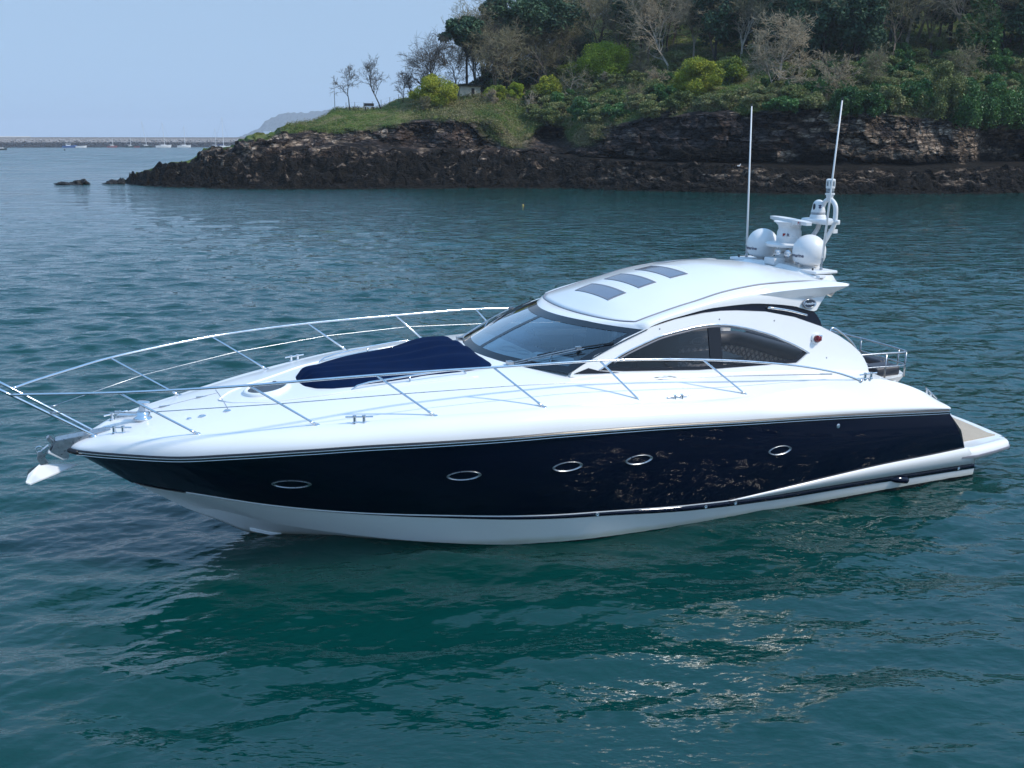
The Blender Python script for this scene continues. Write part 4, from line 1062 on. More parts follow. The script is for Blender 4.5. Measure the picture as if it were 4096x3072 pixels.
lg = MB(); lg.grid([[tuple(Vector((-4.75 + .16 * k * cos(a), -1.40, 2.06 + .075 * k * sin(a)))) for a in np.linspace(0, 2 * pi, 24)] for k in (1, .9)]); lg.build('crest_ring', M['inkpale'], sofa)
text_mesh('sunseeker', .11, lambda x, y: (-4.75 - x, -1.385, 2.06 + y), M['inkpale'], 'sofa_lettering', sofa)
boxpart('cabin_lining', (-4.2, -1.80, 2.33), (2.6, .05, .30), 'cream', bevel=0)
boxpart('table', (-3.9, .1, 2.12), (1.1, .8, .05), 'darkseat', bevel=.02)
boxpart('galley_unit', (-3.0, -1.3, 1.95), (2.0, .7, .9), 'darkseat', bevel=.03)

# ---- after sunpad
boxpart('sunpad_base', (-6.55, 0, 1.40), (1.35, 3.0, .7), 'gel', bevel=.05)
mb = MB()
top_o = [(-5.95, 1.56), (-7.0, 1.58), (-7.38, 1.50), (-7.52, 1.25)] + [(-7.52 - .05 * (1 - (y / 1.2) ** 2), y) for y in np.linspace(1.1, -1.1, 9)] + [(-7.52, -1.25), (-7.38, -1.5), (-7.0, -1.58), (-5.95, -1.56)]
mb.grid([[(x, y, 1.77) for x, y in top_o], [(x, y, 1.73) for x, y in top_o], [(x * .96 - .26 + .02, y * .93, 1.56) for x, y in top_o]], closed_v=True); mb.add([(x, y, 1.77) for x, y in top_o], [tuple(range(len(top_o)))])
sunpad = mb.build('after_sunpad', M['gel'], yacht)
t = MB(); t.box((-6.55, 0, 1.815), (1.1, 2.7, .11)); so = t.build('pad_cushion', M['quilt'], sunpad, bevel=.04)
uv = so.data.uv_layers.new(name='UVMap')
for lp in so.data.loops: v = so.data.vertices[lp.vertex_index].co; uv.data[lp.index].uv = (v.x, v.y)
for c_, d_ in (((-6.95, 1.33, 1.85), (.62, .40, .20)), ((-7.28, -.05, 1.85), (.24, 2.3, .22))): t = MB(); t.box(c_, d_); t.build('pad_bolster', M['cushion'], sunpad, bevel=.06, seg=4)
t = MB(); t.box((-5.98, 0, 1.95), (.16, 2.9, .50)); t.build('pad_backrest', M['cushion'], sunpad, bevel=.06, seg=4)
aro = None
for z, r_ in ((2.235, .018), (1.985, .014)):
    ar = MB(); ar.tube(catmull([(-6.0, 1.60, z + .015), (-6.6, 1.62, z + .005), (-7.12, 1.61, z - .02), (-7.36, 1.52, z - .035), (-7.42, 1.30, z - .035), (-7.46, .6, z - .03), (-7.47, 0, z - .03), (-7.46, -.6, z - .03), (-7.42, -1.30, z - .03), (-7.36, -1.52, z - .035), (-7.12, -1.61, z - .02), (-6.0, -1.60, z)], 6), r_, 8)
    q_o = ar.build('after_rail' if aro is None else 'lower_rail', M['steel'], yacht if aro is None else aro, smooth=True); aro = aro or q_o
for (x, y) in ((-6.78, 1.62), (-7.36, 1.52), (-7.43, 1.27), (-7.46, .25), (-7.46, -.8), (-7.36, -1.52), (-6.78, -1.62)):
    t = MB(); t.tube([(x, y, 1.72), (x, y, 2.21)], .016, 8); t.build('post', M['steel'], aro, smooth=True)
for s in (1, -1):
    t = MB(); t.tube(catmull([(-5.25, s * 1.78, 2.72), (-5.30, s * 1.76, 2.83), (-5.42, s * 1.76, 2.81), (-5.72, s * 1.78, 2.60), (-5.86, s * 1.80, 2.44), (-5.90, s * 1.82, 2.30)], 6), .019, 8); t.build('boarding_rail', M['chrome'], yacht, smooth=True)
boxpart('cockpit_floor', (-6.6, 0, .98), (1.5, 4.5, .06), 'teak', bevel=0)

# ---- gear on the arch
def rotp(c, a): return Matrix.Translation(Vector(c)) @ Matrix.Rotation(a, 4, 'Z')
camdir = Vector((0.40735 * 0 + 1, 0, 0))
def dome(y, txtaz):
    e = empty('satellite_dome', (-5.617, y, 3.70)); e.parent = yacht
    t = MB(); t.lathe([(.10, 0), (.10, .10), (.16, .115)], (0, 0, 0), 24); t.build('pedestal', M['gelflat'], e, auto=35)
    t = MB(); prof = [(.14, .105), (.20, .125), (.25, .16), (.278, .20), (.284, .235), (.294, .245), (.296, .36)] + [(.296 * cos(a), .36 + .295 * sin(a)) for a in np.linspace(.1, pi / 2 - .02, 14)]
    t.lathe(prof, (0, 0, 0), 48); t.build('radome', M['gelflat'], e, smooth=True)
    rr = .2985
    text_mesh('Raymarine', .088, lambda x, yy: (rr * cos(txtaz - x / rr * -1), rr * sin(txtaz + x / rr), .29 + yy), M['ink'], 'lettering', e, offset=.002)
    t = MB(); t.box((.235 * cos(txtaz), .235 * sin(txtaz), .15), (.03, .09, .02), 0, Matrix.Rotation(txtaz, 3, 'Z')); t.build('drain_plug', M['grey'], e)
    return e
dome(.683, R(-4)); dome(-.663, R(-4))
# open array radar
rad = empty('radar_scanner', (-5.62, 0, 3.80)); rad.parent = yacht
t = MB(); t.grid([[(.16, -.14, -.05), (.16, .14, -.05)], [(.05, -.11, .26), (.05, .11, .26)]]); t.prism([(.16, -.08), (-.16, -.08), (-.22, .28), (-.02, .28)], -.13, .13, lambda u, v, h: (u, h, v)); t.build('pylon', M['gelflat'], rad, bevel=.012)
t = MB(); t.lathe([(.30, .27), (.42, .285), (.43, .33), (.40, .345), (.28, .35)], (-.08, 0, 0), 36); t.build('platform', M['gelflat'], rad, auto=30)
t = MB(); prof = [(.23, .345), (.235, .46), (.225, .47), (.22, .55), (.20, .60), (.21, .66), (.26, .71), (.30, .74)]; t.lathe(prof, (-.08, 0, 0), 32); t.build('gearbox', M['gelflat'], rad, auto=40)
yw = R(-15)
bar = MB(); L_ = .80
secs = []
for q in np.linspace(-1, 1, 25):
    taper = 1 - .45 * abs(q) ** 3; top = .79; bot = .79 - (.075 + .0 * q) * 1 - .10 * math.exp(-(q / .33) ** 4)
    secs.append([(-.08 + .085 * taper * a, q * L_, (top if b_ else bot) - .02 * (1 - taper) * (1 if b_ else -1)) for a, b_ in ((-1, 0), (-1.15, .5), (-.85, 1), (.85, 1), (1.15, .5), (1, 0))])
for s_ in secs:
    for i, p in enumerate(s_):
        v = Matrix.Rotation(yw, 3, 'Z') @ Vector((p[0] + .08, p[1], p[2])); s_[i] = (v.x - .08, v.y, v.z)
bar.grid(secs, closed_v=True); bar.add(secs[0], [tuple(range(6))]); bar.add(secs[-1], [tuple(range(6))[::-1]])
bo = bar.build('array', M['gelflat'], rad, auto=30)
def sign(nm, fn, parent):
    t = MB(); t.add([fn(*p) for p in ((-.05, .03), (.005, .03), (-.01, .0), (-.045, -.03), (-.05, -.03))], [(0, 1, 2, 3, 4)]); t.build(nm + '_mark', M['logored'], parent)
    text_mesh('R', .075, lambda x, y: fn(x + .045, y), M['ink'], nm + '_letter', parent, offset=.002)
def barfn(x, y):
    v = Matrix.Rotation(yw, 3, 'Z') @ Vector((.103, .60 + x, .748 + y)); return (v.x - .08, v.y, v.z)
sign('array_logo', barfn, bo)
def gbfn(x, y):
    a = R(34) + x / .225; return (-.08 + .236 * cos(a), .236 * sin(a), .50 + y)
sign('gearbox_logo', gbfn, rad)
# twin horns
for y, x in ((.10, .22), (.34, .18)):
    t = MB(); t.lathe([(.016, -.22), (.02, -.05), (.035, .0), (.07, .035), (.072, .04), (.02, .01)], (-5.62 + x, y, 3.98), 16, axis=(.8, .2, .05)); t.build('horn', M['chrome'], yacht, smooth=True)
# looped mast with light tower and camera shelf
mx_, my_ = -6.1, .0
mast = MB()
P1 = [(-5.75, .25, 3.72), (-5.80, .20, 4.05), (-5.98, .28, 4.25), (-6.08, .33, 4.42), (-6.10, .36, 4.62), (-6.10, .40, 4.82), (-6.10, .47, 4.93), (-6.10, .56, 4.965), (-6.10, .65, 4.94), (-6.10, .735, 4.85), (-6.10, .755, 4.68), (-6.08, .75, 4.50), (-6.02, .70, 4.33), (-5.94, .62, 4.08), (-5.92, .60, 3.90), (-5.9, .60, 3.70)]
mast.tube(catmull(P1, 5), .042, 12)
mo = mast.build('mast_loop', M['gelflat'], yacht, smooth=True)
t = MB(); t.lathe([(.26, -.035), (.28, -.02), (.285, .03), (.27, .045), (.05, .05)], (-6.06, .32, 4.56), 28); t.box((-6.06, .58, 4.56), (.3, .38, .085)); t.build('camera_shelf', M['gelflat'], mo, auto=35, bevel=.01)
t = MB(); t.box((-6.12, .70, 4.40), (.10, .13, .07)); t.lathe([(.03, 0), (.034, .05), (.02, .07)], (-6.08, .80, 4.58), 10, axis=(0, 1, 0)); t.build('bracket', M['gelflat'], mo, auto=35)
camh = empty('thermal_camera', (-6.06, .335, 4.605)); camh.parent = yacht
t = MB(); t.lathe([(.15, 0), (.145, .05), (.13, .075)], (0, 0, 0), 28); t.lathe([(.128, .115), (.13, .12), (.115, .19), (.108, .24)] + [(.106 * cos(a), .24 + .105 * sin(a)) for a in np.linspace(.1, pi / 2 - .03, 10)], (0, 0, 0), 28); t.build('ball_housing', M['gelflat'], camh, auto=45)
t = MB(); t.lathe([(.129, .072), (.131, .075), (.131, .115), (.128, .118)], (0, 0, 0), 28); t.build('base_band', M['midgrey'], camh, smooth=True)
def camfn(az, k=.112):
    return lambda x, y: ((k + max(0, (.2 - (y + .17)) * .09)) * cos(az + x / k), (k + max(0, (.2 - (y + .17)) * .09)) * sin(az + x / k), .17 + y)
f0 = camfn(R(5), .117); t = MB(); A = np.linspace(0, 2 * pi, 20)[:-1]; t.add([f0(.032 * cos(a), .05 + .058 * sin(a)) for a in A], [tuple(range(19))]); t.build('camera_lens', M['lensdark'], camh)
f1 = camfn(R(62), .116)
t = MB(); t.add([f1(*p) for p in ((-.035, .085), (-.012, .078), (0, .095), (.012, .078), (.035, .085), (.014, .055), (-.014, .055))], [tuple(range(7))]); t.add([f1(*p) for p in ((-.03, .045), (0, .055), (.03, .045), (0, .008))], [(0, 1, 2, 3)]); t.build('camera_emblem', M['ink'], camh)
text_mesh('\u25c7FLIR', .042, lambda x, y: f1(x, y - .025), M['ink'], 'camera_lettering', camh, offset=.001)
lt = empty('light_tower', (-6.10, .565, 4.99)); lt.parent = yacht
t = MB(); t.lathe([(.05, -.05), (.062, .02), (.066, .05), (.085, .06), (.085, .085), (.07, .09)], (0, 0, 0), 18); t.lathe([(.08, .175), (.08, .215)], (0, 0, 0), 18); t.lathe([(.082, .30), (.082, .33), (.06, .345)], (0, 0, 0), 18)
for k in range(4): a = k * pi / 2 + .5; t.box((.072 * cos(a), .072 * sin(a), .255), (.022, .022, .10), 0, Matrix.Rotation(a, 3, 'Z'))
t.build('tower_body', M['gelflat'], lt, auto=40)
t = MB(); t.lathe([(.072, .085), (.072, .18)], (0, 0, 0), 18); t.lathe([(.066, .21), (.066, .305)], (0, 0, 0), 18); t.build('tower_lens', M['lens'], lt, smooth=True)
# whip aerials
for (b_, tp) in (((-5.571, -1.079, 3.72), (-5.72, -1.39, 6.70)), ((-5.571, 1.079, 3.70), (-5.70, 1.14, 6.735))):
    t = MB(); B_ = Vector(b_); T2 = Vector(tp); d = (T2 - B_)
    t.tube([B_ + d * .09, B_ + d * .5, B_ + d * .985], [.021, .017, .0125], 8)
    ao = t.build('whip_aerial', M['gelflat'], yacht, smooth=True)
    t = MB(); t.tube([B_, B_ + d * .03, B_ + d * .035, B_ + d * .09], [.03, .03, .02, .02], 10); t.box(B_ + Vector((0, 0, .02)), (.11, .09, .04)); t.build('ratchet_mount', M['steel'], ao)
    t = MB(); t.tube([T2 - d * .016, T2], [.014, .012], 8); t.build('tip', M['black'], ao)
    t = MB(); t.tube([B_ + Vector((.16, -.03, -.02)), B_ + Vector((.16, -.03, .10))], [.022, .014], 8); t.build('cable_gland', M['black'], ao)
t = MB(); t.box((-5.28, 1.42, 3.70), (.14, .10, .04)); t.build('deck_socket', M['gelflat'], roof, bevel=.008)

# ------------------------------------------------------------------ headland: rock shelf, cliff and hillside as one terrain sheet
# columns: outline heights with the setback (metres behind the water's edge) of each
LAND = [
 # x,  water, shelf top, cliff foot, cliff top, slope, hill, back
 (488, 731, (729, 1), (728.5, 2), (728, 3), (732, 5), (735, 8), (738, 12)),
 (530, 738, (716, 3), (712, 4), (706, 5), (712, 8), (728, 12), (736, 16)),
 (570, 743, (694, 4), (688, 6), (681, 8), (686, 11), (715, 16), (738, 22)),
 (640, 747, (680, 6), (670, 8), (662, 10), (664, 14), (690, 20), (730, 28)),
 (760, 751, (662, 6), (648, 9), (638, 12), (640, 18), (670, 26), (722, 36)),
 (815, 752, (648, 7), (622, 10), (607, 13), (606, 18), (640, 28), (718, 38)),
 (895, 755, (640, 7), (610, 10), (592, 14), (591, 19), (630, 30), (715, 42)),
 (950, 755, (636, 7), (600, 10), (575, 14), (576, 20), (620, 30), (712, 44)),
 (1000, 756, (630, 7), (588, 10), (552, 14), (552, 20), (600, 32), (710, 46)),
 (1090, 757, (622, 8), (572, 11), (530, 15), (530, 20), (575, 34), (702, 48)),
 (1112, 757, (620, 8), (568, 11), (519, 15), (513, 20), (560, 34), (700, 50)),
 (1171, 757, (616, 8), (565, 12), (514, 15), (493, 20), (530, 36), (690, 54)),
 (1240, 757, (615, 8), (556, 13), (512, 17), (488, 22), (510, 38), (680, 58)),
 (1304, 757, (614, 8), (552, 13), (520, 16), (462, 24), (480, 40), (660, 62)),
 (1342, 757, (614, 8), (550, 13), (519, 16), (437, 26), (440, 42), (640, 66)),
 (1490, 756, (614, 8), (556, 12), (508, 15), (438, 25), (437, 42), (560, 70)),
 (1600, 755, (612, 8), (588, 10), (494, 12), (425, 24), (402, 40), (480, 75)),
 (1820, 754, (610, 8), (592, 10), (484, 12), (412, 22), (372, 34), (372, 80)),
 (1960, 753, (612, 8), (592, 10), (490, 12), (402, 22), (352, 36), (338, 84)),
 (2080, 753, (622, 8), (604, 9), (560, 15), (410, 26), (330, 40), (260, 88)),
 (2150, 754, (628, 8), (606, 10), (520, 17), (402, 27), (312, 41), (215, 90)),
 (2220, 754, (632, 8), (608, 11), (508, 18), (400, 27), (296, 42), (165, 92)),
 (2350, 757, (640, 7), (624, 9), (512, 12), (398, 24), (270, 42), (80, 96)),
 (2600, 765, (652, 7), (636, 9), (478, 12), (380, 24), (240, 42), (0, 100)),
 (2900, 772, (668, 6), (644, 9), (453, 11), (368, 22), (205, 42), (-60, 105)),
 (3200, 777, (688, 6), (644, 9), (441, 11), (356, 20), (185, 42), (-100, 110)),
 (3500, 778, (690, 6), (644, 9), (458, 11), (345, 20), (165, 42), (-130, 110)),
 (3800, 776, (682, 6), (646, 9), (486, 11), (338, 20), (155, 42), (-140, 110)),
 (3950, 775, (674, 6), (648, 12), (500, 13), (338, 21), (150, 42), (-150, 110)),
 (4096, 773, (672, 6), (648, 13), (502, 14), (334, 22), (150, 42), (-160, 110)),
 (4700, 768, (670, 6), (648, 12), (495, 14), (330, 22), (150, 42), (-160, 110)),
 (5400, 762, (668, 6), (648, 12), (495, 14), (330, 22), (150, 42), (-160, 110)),
 (6400, 752, (664, 6), (646, 10), (500, 13), (345, 22), (190, 42), (-40, 110)),
 (7600, 745, (668, 6), (650, 9), (540, 13), (430, 22), (330, 42), (250, 110))]
LX = np.array([r[0] for r in LAND], float)
_D0 = pchip(LX, [float(water_dist(r[0], r[1])) for r in LAND])
_py = [pchip(LX, [r[1] + 9 for r in LAND]), pchip(LX, [r[1] for r in LAND])] + [pchip(LX, [r[k][0] for r in LAND]) for k in range(2, 8)]
_bk = [lambda x: 0 * x - 3.0, lambda x: 0 * x] + [pchip(LX, [r[k][1] for r in LAND]) for k in range(2, 8)]
SEG = [6, 62, 26, 104, 66, 40, 34]
NCOL = 1500
cx_ = np.concatenate([np.linspace(488, 4300, NCOL - 120), np.linspace(4300, 7600, 121)[1:]])
VPAR = np.concatenate([k + np.linspace(0, 1, n, endpoint=False) for k, n in enumerate(SEG)] + [[7.0]])
def profile(x, v):
    """ground point for column x and profile parameter v (0..7)"""
    k = np.clip(np.floor(v).astype(int), 0, 6); t = v - k
    py = np.zeros_like(x); bk = np.zeros_like(x)
    for i in range(7):
        m_ = k == i
        if m_.any():
            xm = x[m_]; py[m_] = _py[i](xm) * (1 - t[m_]) + _py[i + 1](xm) * t[m_]; bk[m_] = _bk[i](xm) * (1 - t[m_]) + _bk[i + 1](xm) * t[m_]
    return at_dist(x, py, _D0(x) + bk)

def build_land():
    CX, VP = np.meshgrid(cx_, VPAR, indexing='ij')
    x = CX.ravel(); v = VP.ravel()
    P = profile(x, v)
    lat = np.hypot(P[:, 0], P[:, 1]); out = np.stack([P[:, 0] / lat, P[:, 1] / lat], 1)     # away from the water
    s = P[:, 0]; z = P[:, 2]
    rock = sstep(.8, 1.25, v) * (1 - sstep(3.85, 4.15, v))          # v 1..4 bare rock
    shelf = sstep(.9, 1.1, v) * (1 - sstep(2.0, 2.5, v))
    cliff = sstep(2.6, 3.05, v) * (1 - sstep(3.9, 4.1, v))
    soil = sstep(3.9, 4.4, v)
    Q = np.stack([s, P[:, 1], z], 1)
    wob = fbm(Q * .35, 3, 11)
    left = 1 - sstep(1250, 1700, x)
    # blocks: beds about a metre high, broken into joints of different width
    def blocks(hh, ww, seed, amp):
        zz = z / hh + 1.3 * vnoise(Q * .11, seed) + .35 * vnoise(Q * .5, seed + 9) + s * .05
        row = np.floor(zz)
        cc = s / ww + hash3(row.astype(int), row.astype(int) * 0, row.astype(int) * 0, seed) * 7 + .5 * vnoise(Q * np.array([.5, .5, .7]), seed + 3)
        c = np.floor(cc)
        r_ = hash3(row.astype(int), c.astype(int), (0 * c).astype(int), seed + 1) - .5
        fz = np.minimum(zz - row, 1 - (zz - row)) * hh; fc = np.minimum(cc - c, 1 - (cc - c)) * ww
        crack = np.exp(-(np.minimum(fz * 1.3, fc) / .10) ** 2)
        return amp * (r_ * 2) + .12 * amp * crack
    d = cliff * (blocks(2.1, 3.4, 31, .75) + blocks(.8, 1.5, 41, .34) + .9 * vnoise(Q * np.array([.16, .16, .1]), 51) + .25 * fbm(Q * 1.1, 3, 61))
    # buttresses and recesses running down the face
    d += cliff * 1.0 * vnoise(np.stack([s * .28, 0 * s, z * .06], 1), 71)
    # positive d = back into the cliff
    lum = fbm(Q * np.array([.8, .8, 1.6]), 4, 81); rid = 1 - np.abs(fbm(Q * np.array([.45, .45, 1.2]), 3, 85))
    bl2 = blocks(.5, 1.5, 95, .35)
    d += shelf * (.45 * bl2 + .35 * lum)
    hst = .50 + .18 * vnoise(Q * .12, 141)                         # stepped ledges, boulders and weed tufts on the tidal rock
    zs = z + .5 * vnoise(Q * .22, 142) + .04 * s
    fr_ = zs / hst - np.floor(zs / hst); ter = (sstep(.55, 1.0, fr_) - fr_) * hst
    def lumps(sc_, sd_): return np.maximum(0, vnoise(Q * np.array([sc_, sc_, sc_ * 1.3]), sd_)) ** .7
    rgt = sstep(2100, 2500, x)
    dz = shelf * (ter * (.55 + .5 * rgt) + (1.15 - .6 * rgt) * lumps(.75, 151) + .7 * lumps(1.6, 152) * (1 - .4 * rgt) + .18 * lumps(3.6, 153) - .25) * np.clip(z + .4, 0, 1)
    dz += left * sstep(1.8, 2.4, v) * (1 - sstep(4.2, 4.8, v)) * (.6 * blocks(1.2, 3.0, 131, .6) + .8 * ter + .5 * lumps(.6, 154))
    # ledge shadow under the cliff, the cave by the grassy tongue and the one at the far right
    d += 1.6 * np.exp(-((v - 2.75) / .28) ** 2) * sstep(2250, 2500, x) * (.75 + .5 * vnoise(np.stack([s * .3, 0 * s, 0 * s], 1), 91))
    d += 5.5 * np.exp(-(((x - 2200) / 66) ** 4)) * np.exp(-((v - 3.62) / .33) ** 4)
    d += 5.0 * sstep(3885, 3960, x) * np.exp(-((v - 3.25) / .55) ** 4)
    d += 1.6 * np.exp(-(((x - 1690) / 45) ** 2)) * np.exp(-((v - 3.4) / .4) ** 2)
    # soil: gentle lumps
    dz += soil * (.45 * fbm(Q * .22, 3, 101) + .16 * fbm(Q * .9, 2, 105)) * (1 - .6 * left)
    P[:, 0] += out[:, 0] * d; P[:, 1] += out[:, 1] * d; P[:, 2] += dz
    n, k = CX.shape
    i = np.arange(n - 1)[:, None] * k; j = np.arange(k - 1)[None, :]; a = (i + j).ravel()
    F = np.stack([a, a + k, a + k + 1, a + 1], 1)
    # what covers the ground: r plant cover, g weed on the tidal rock, b pale weathered rock
    nz = fbm(Q * .30, 4, 111); nz2 = fbm(Q * np.array([.5, .5, 1.5]), 4, 121)
    top = 3.95 + .28 * nz - .5 * np.exp(-(((x - 2290) / 40) ** 2)) - .25 * left
    grassy = sstep(0, .25, v - top)
    # grass running down the gully and over the left slope
    gully = np.exp(-(((x - 2030 + (v - 3) * 25) / (50 + 30 * (v - 3))) ** 2)) * sstep(3.05, 3.5, v + .3 * nz)
    tongue = np.exp(-(((x - 2330 - (v - 3.3) * 30) / 55) ** 2)) * sstep(3.25, 3.6, v + .2 * nz)
    lg = left * sstep(3.8, 4.15, v + .35 * nz) * sstep(1150, 1300, x)
    veg = np.clip(grassy + gully + tongue + lg, 0, 1)
    ledge = shelf * rgt * sstep(.25, .6, nz2 + .8 * (sstep(.6, .9, fr_) - .5)) * sstep(.6, 1.2, z)
    weed = np.clip(sstep(5.2, 3.9, z + 1.3 * nz2 + .4 * wob + .35 * left) * 1.0, 0, 1) * (1 - veg) * (1 - .85 * ledge)
    bare_ = sstep(.50, .74, fbm(Q * np.array([.9, .9, 1.8]), 3, 161)) * sstep(.5, 1.3, z)
    bare_ *= 1 - .65 * rgt
    weed *= 1 - .85 * bare_
    pale = np.clip(sstep(.05, .7, nz2 + .5 * left * sstep(2.0, 2.6, v) + .85 * sstep(2950, 3500, x) * cliff - .5 * sstep(2250, 2330, x) * (1 - sstep(2850, 3150, x)) * cliff - .15) + .6 * ledge + .8 * bare_ * shelf, 0, 1) * (1 - weed * .75)
    m, nt, b = nmat('headland_ground')
    at = nt.nodes.new('ShaderNodeAttribute'); at.attribute_name = 'cover'
    sp_ = nt.nodes.new('ShaderNodeSeparateColor'); nt.links.new(at.outputs['Color'], sp_.inputs[0])
    tc = nt.nodes.new('ShaderNodeTexCoord')
    def noise_(scale, det=5, sc3=None, rough=.6):
        n_ = nt.nodes.new('ShaderNodeTexNoise'); n_.inputs['Scale'].default_value = scale; n_.inputs['Detail'].default_value = det; n_.inputs['Roughness'].default_value = rough
        if sc3:
            mp = nt.nodes.new('ShaderNodeMapping'); mp.inputs['Scale'].default_value = sc3; nt.links.new(tc.outputs['Object'], mp.inputs[0]); nt.links.new(mp.outputs[0], n_.inputs['Vector'])
        else: nt.links.new(tc.outputs['Object'], n_.inputs['Vector'])
        return n_
    def ramp(fac, stops):
        r_ = nt.nodes.new('ShaderNodeValToRGB'); nt.links.new(fac, r_.inputs[0])
        e = r_.color_ramp.elements
        while len(e) < len(stops): e.new(.5)
        for el, (p, c) in zip(e, stops): el.position = p; el.color = (*c, 1)
        return r_.outputs[0]
    def mixc(f, a_, b_):
        mx = nt.nodes.new('ShaderNodeMix'); mx.data_type = 'RGBA'
        if hasattr(f, 'node'): nt.links.new(f, mx.inputs['Factor'])
        else: mx.inputs['Factor'].default_value = f
        nt.links.new(a_, mx.inputs['A']); nt.links.new(b_, mx.inputs['B']); return mx.outputs['Result']
    n1 = noise_(1.2, 8, (1, 1, 2.2)); n2 = noise_(.35, 6); n3 = noise_(5, 6); n4 = noise_(.5, 6, (1, 1, 3))
    rockc = ramp(n1.outputs['Fac'], [(.30, (.010, .009, .010)), (.48, (.028, .024, .024)), (.62, (.060, .047, .042)), (.8, (.13, .10, .08))])
    palec = ramp(n1.outputs['Fac'], [(.28, (.030, .025, .024)), (.45, (.13, .095, .070)), (.62, (.28, .21, .155)), (.8, (.44, .36, .28))])
    rust = ramp(n2.outputs['Fac'], [(.45, (.05, .042, .04)), (.65, (.17, .085, .04))])
    weedc = ramp(n3.outputs['Fac'], [(.32, (.003, .003, .003)), (.5, (.007, .006, .005)), (.62, (.014, .011, .007)), (.76, (.07, .055, .04)), (.8, (.22, .18, .14))])
    vegc = ramp(n2.outputs['Fac'], [(.30, (.030, .055, .012)), (.45, (.060, .10, .020)), (.56, (.10, .125, .034)), (.68, (.17, .15, .075))])
    c = mixc(.20, rockc, rust)
    c = mixc(sp_.outputs[2], c, palec)
    # jointed blocks: every block its own tone, dark cracks between them
    wn_ = noise_(.9, 3)
    mpv = nt.nodes.new('ShaderNodeMapping'); mpv.inputs['Scale'].default_value = (.55, .55, 1.9); nt.links.new(tc.outputs['Object'], mpv.inputs[0])
    wadd = nt.nodes.new('ShaderNodeVectorMath'); wadd.operation = 'MULTIPLY_ADD'; wadd.inputs[1].default_value = (.5, .5, .5)
    nt.links.new(wn_.outputs['Color'], wadd.inputs[0]); nt.links.new(mpv.outputs[0], wadd.inputs[2])
    bsum = None; bumps = []
    for scl, lo_v, hi_v in ((.75, .45, 1.75), (2.1, .62, 1.40)):
        vo = nt.nodes.new('ShaderNodeTexVoronoi'); vo.inputs['Scale'].default_value = scl; nt.links.new(wadd.outputs[0], vo.inputs['Vector'])
        ve = nt.nodes.new('ShaderNodeTexVoronoi'); ve.feature = 'DISTANCE_TO_EDGE'; ve.inputs['Scale'].default_value = scl; nt.links.new(wadd.outputs[0], ve.inputs['Vector'])
        sv = nt.nodes.new('ShaderNodeSeparateColor'); nt.links.new(vo.outputs['Color'], sv.inputs[0])
        mr_ = nt.nodes.new('ShaderNodeMapRange'); mr_.inputs['To Min'].default_value = lo_v; mr_.inputs['To Max'].default_value = hi_v; nt.links.new(sv.outputs[0], mr_.inputs['Value'])
        me_ = nt.nodes.new('ShaderNodeMapRange'); me_.inputs['From Max'].default_value = .10; me_.inputs['To Min'].default_value = .25; nt.links.new(ve.outputs['Distance'], me_.inputs['Value'])
        mm = nt.nodes.new('ShaderNodeMath'); mm.operation = 'MULTIPLY'; nt.links.new(mr_.outputs[0], mm.inputs[0]); nt.links.new(me_.outputs[0], mm.inputs[1])
        if bsum is None: bsum = mm.outputs[0]
        else:
            m3 = nt.nodes.new('ShaderNodeMath'); m3.operation = 'MULTIPLY'; nt.links.new(bsum, m3.inputs[0]); nt.links.new(mm.outputs[0], m3.inputs[1]); bsum = m3.outputs[0]
    vm = nt.nodes.new('ShaderNodeVectorMath'); vm.operation = 'SCALE'; nt.links.new(c, vm.inputs[0]); nt.links.new(bsum, vm.inputs['Scale']); c = vm.outputs[0]
    c = mixc(sp_.outputs[1], c, weedc)
    c = mixc(sp_.outputs[0], c, vegc)
    nt.links.new(c, b.inputs['Base Color']); b.inputs['Roughness'].default_value = .9; b.inputs['Specular IOR Level'].default_value = .12
    bp = nt.nodes.new('ShaderNodeBump'); bp.inputs['Strength'].default_value = .9; bp.inputs['Distance'].default_value = .25
    bmix = nt.nodes.new('ShaderNodeMath'); bmix.operation = 'MULTIPLY_ADD'; bmix.inputs[1].default_value = .5; nt.links.new(bsum, bmix.inputs[0]); nt.links.new(n4.outputs['Fac'], bmix.inputs[2]); nt.links.new(bmix.outputs[0], bp.inputs['Height'])
    bp2 = nt.nodes.new('ShaderNodeBump'); bp2.inputs['Strength'].default_value = .6; bp2.inputs['Distance'].default_value = .08
    nt.links.new(n3.outputs['Fac'], bp2.inputs['Height']); nt.links.new(bp.outputs[0], bp2.inputs['Normal']); nt.links.new(bp2.outputs[0], b.inputs['Normal'])
    o = mesh_np('headland_terrain', P, F, m, smooth=False)
    ca = o.data.color_attributes.new('cover', 'FLOAT_COLOR', 'POINT')
    ca.data.foreach_set('color', np.stack([veg, weed, pale, np.ones_like(veg)], 1).astype(np.float32).ravel())
    setp(o, kind='structure')
    return o, P, F, veg, x, v
land, LP, LF, LVEG, LXc, LV = build_land()
land_bvh = BVHTree.FromPolygons([tuple(p) for p in LP[::1]], [tuple(f) for f in LF])
def hit(px, py):
    """where the line of sight through this point of the outline meets the ground"""
    d = ray(px, py); r_ = land_bvh.ray_cast(Vector((0, 0, CAM_H)), Vector(d).normalized())
    if r_[0] is None: return hit(px, py + 4)
    return Vector(r_[0])
def ground_at(x, v):
    p = profile(np.array([float(x)]), np.array([float(v)]))[0]
    r_ = land_bvh.ray_cast(Vector((p[0], p[1], 90)), Vector((0, 0, -1)))
    return Vector(r_[0]) if r_[0] is not None else Vector(p)

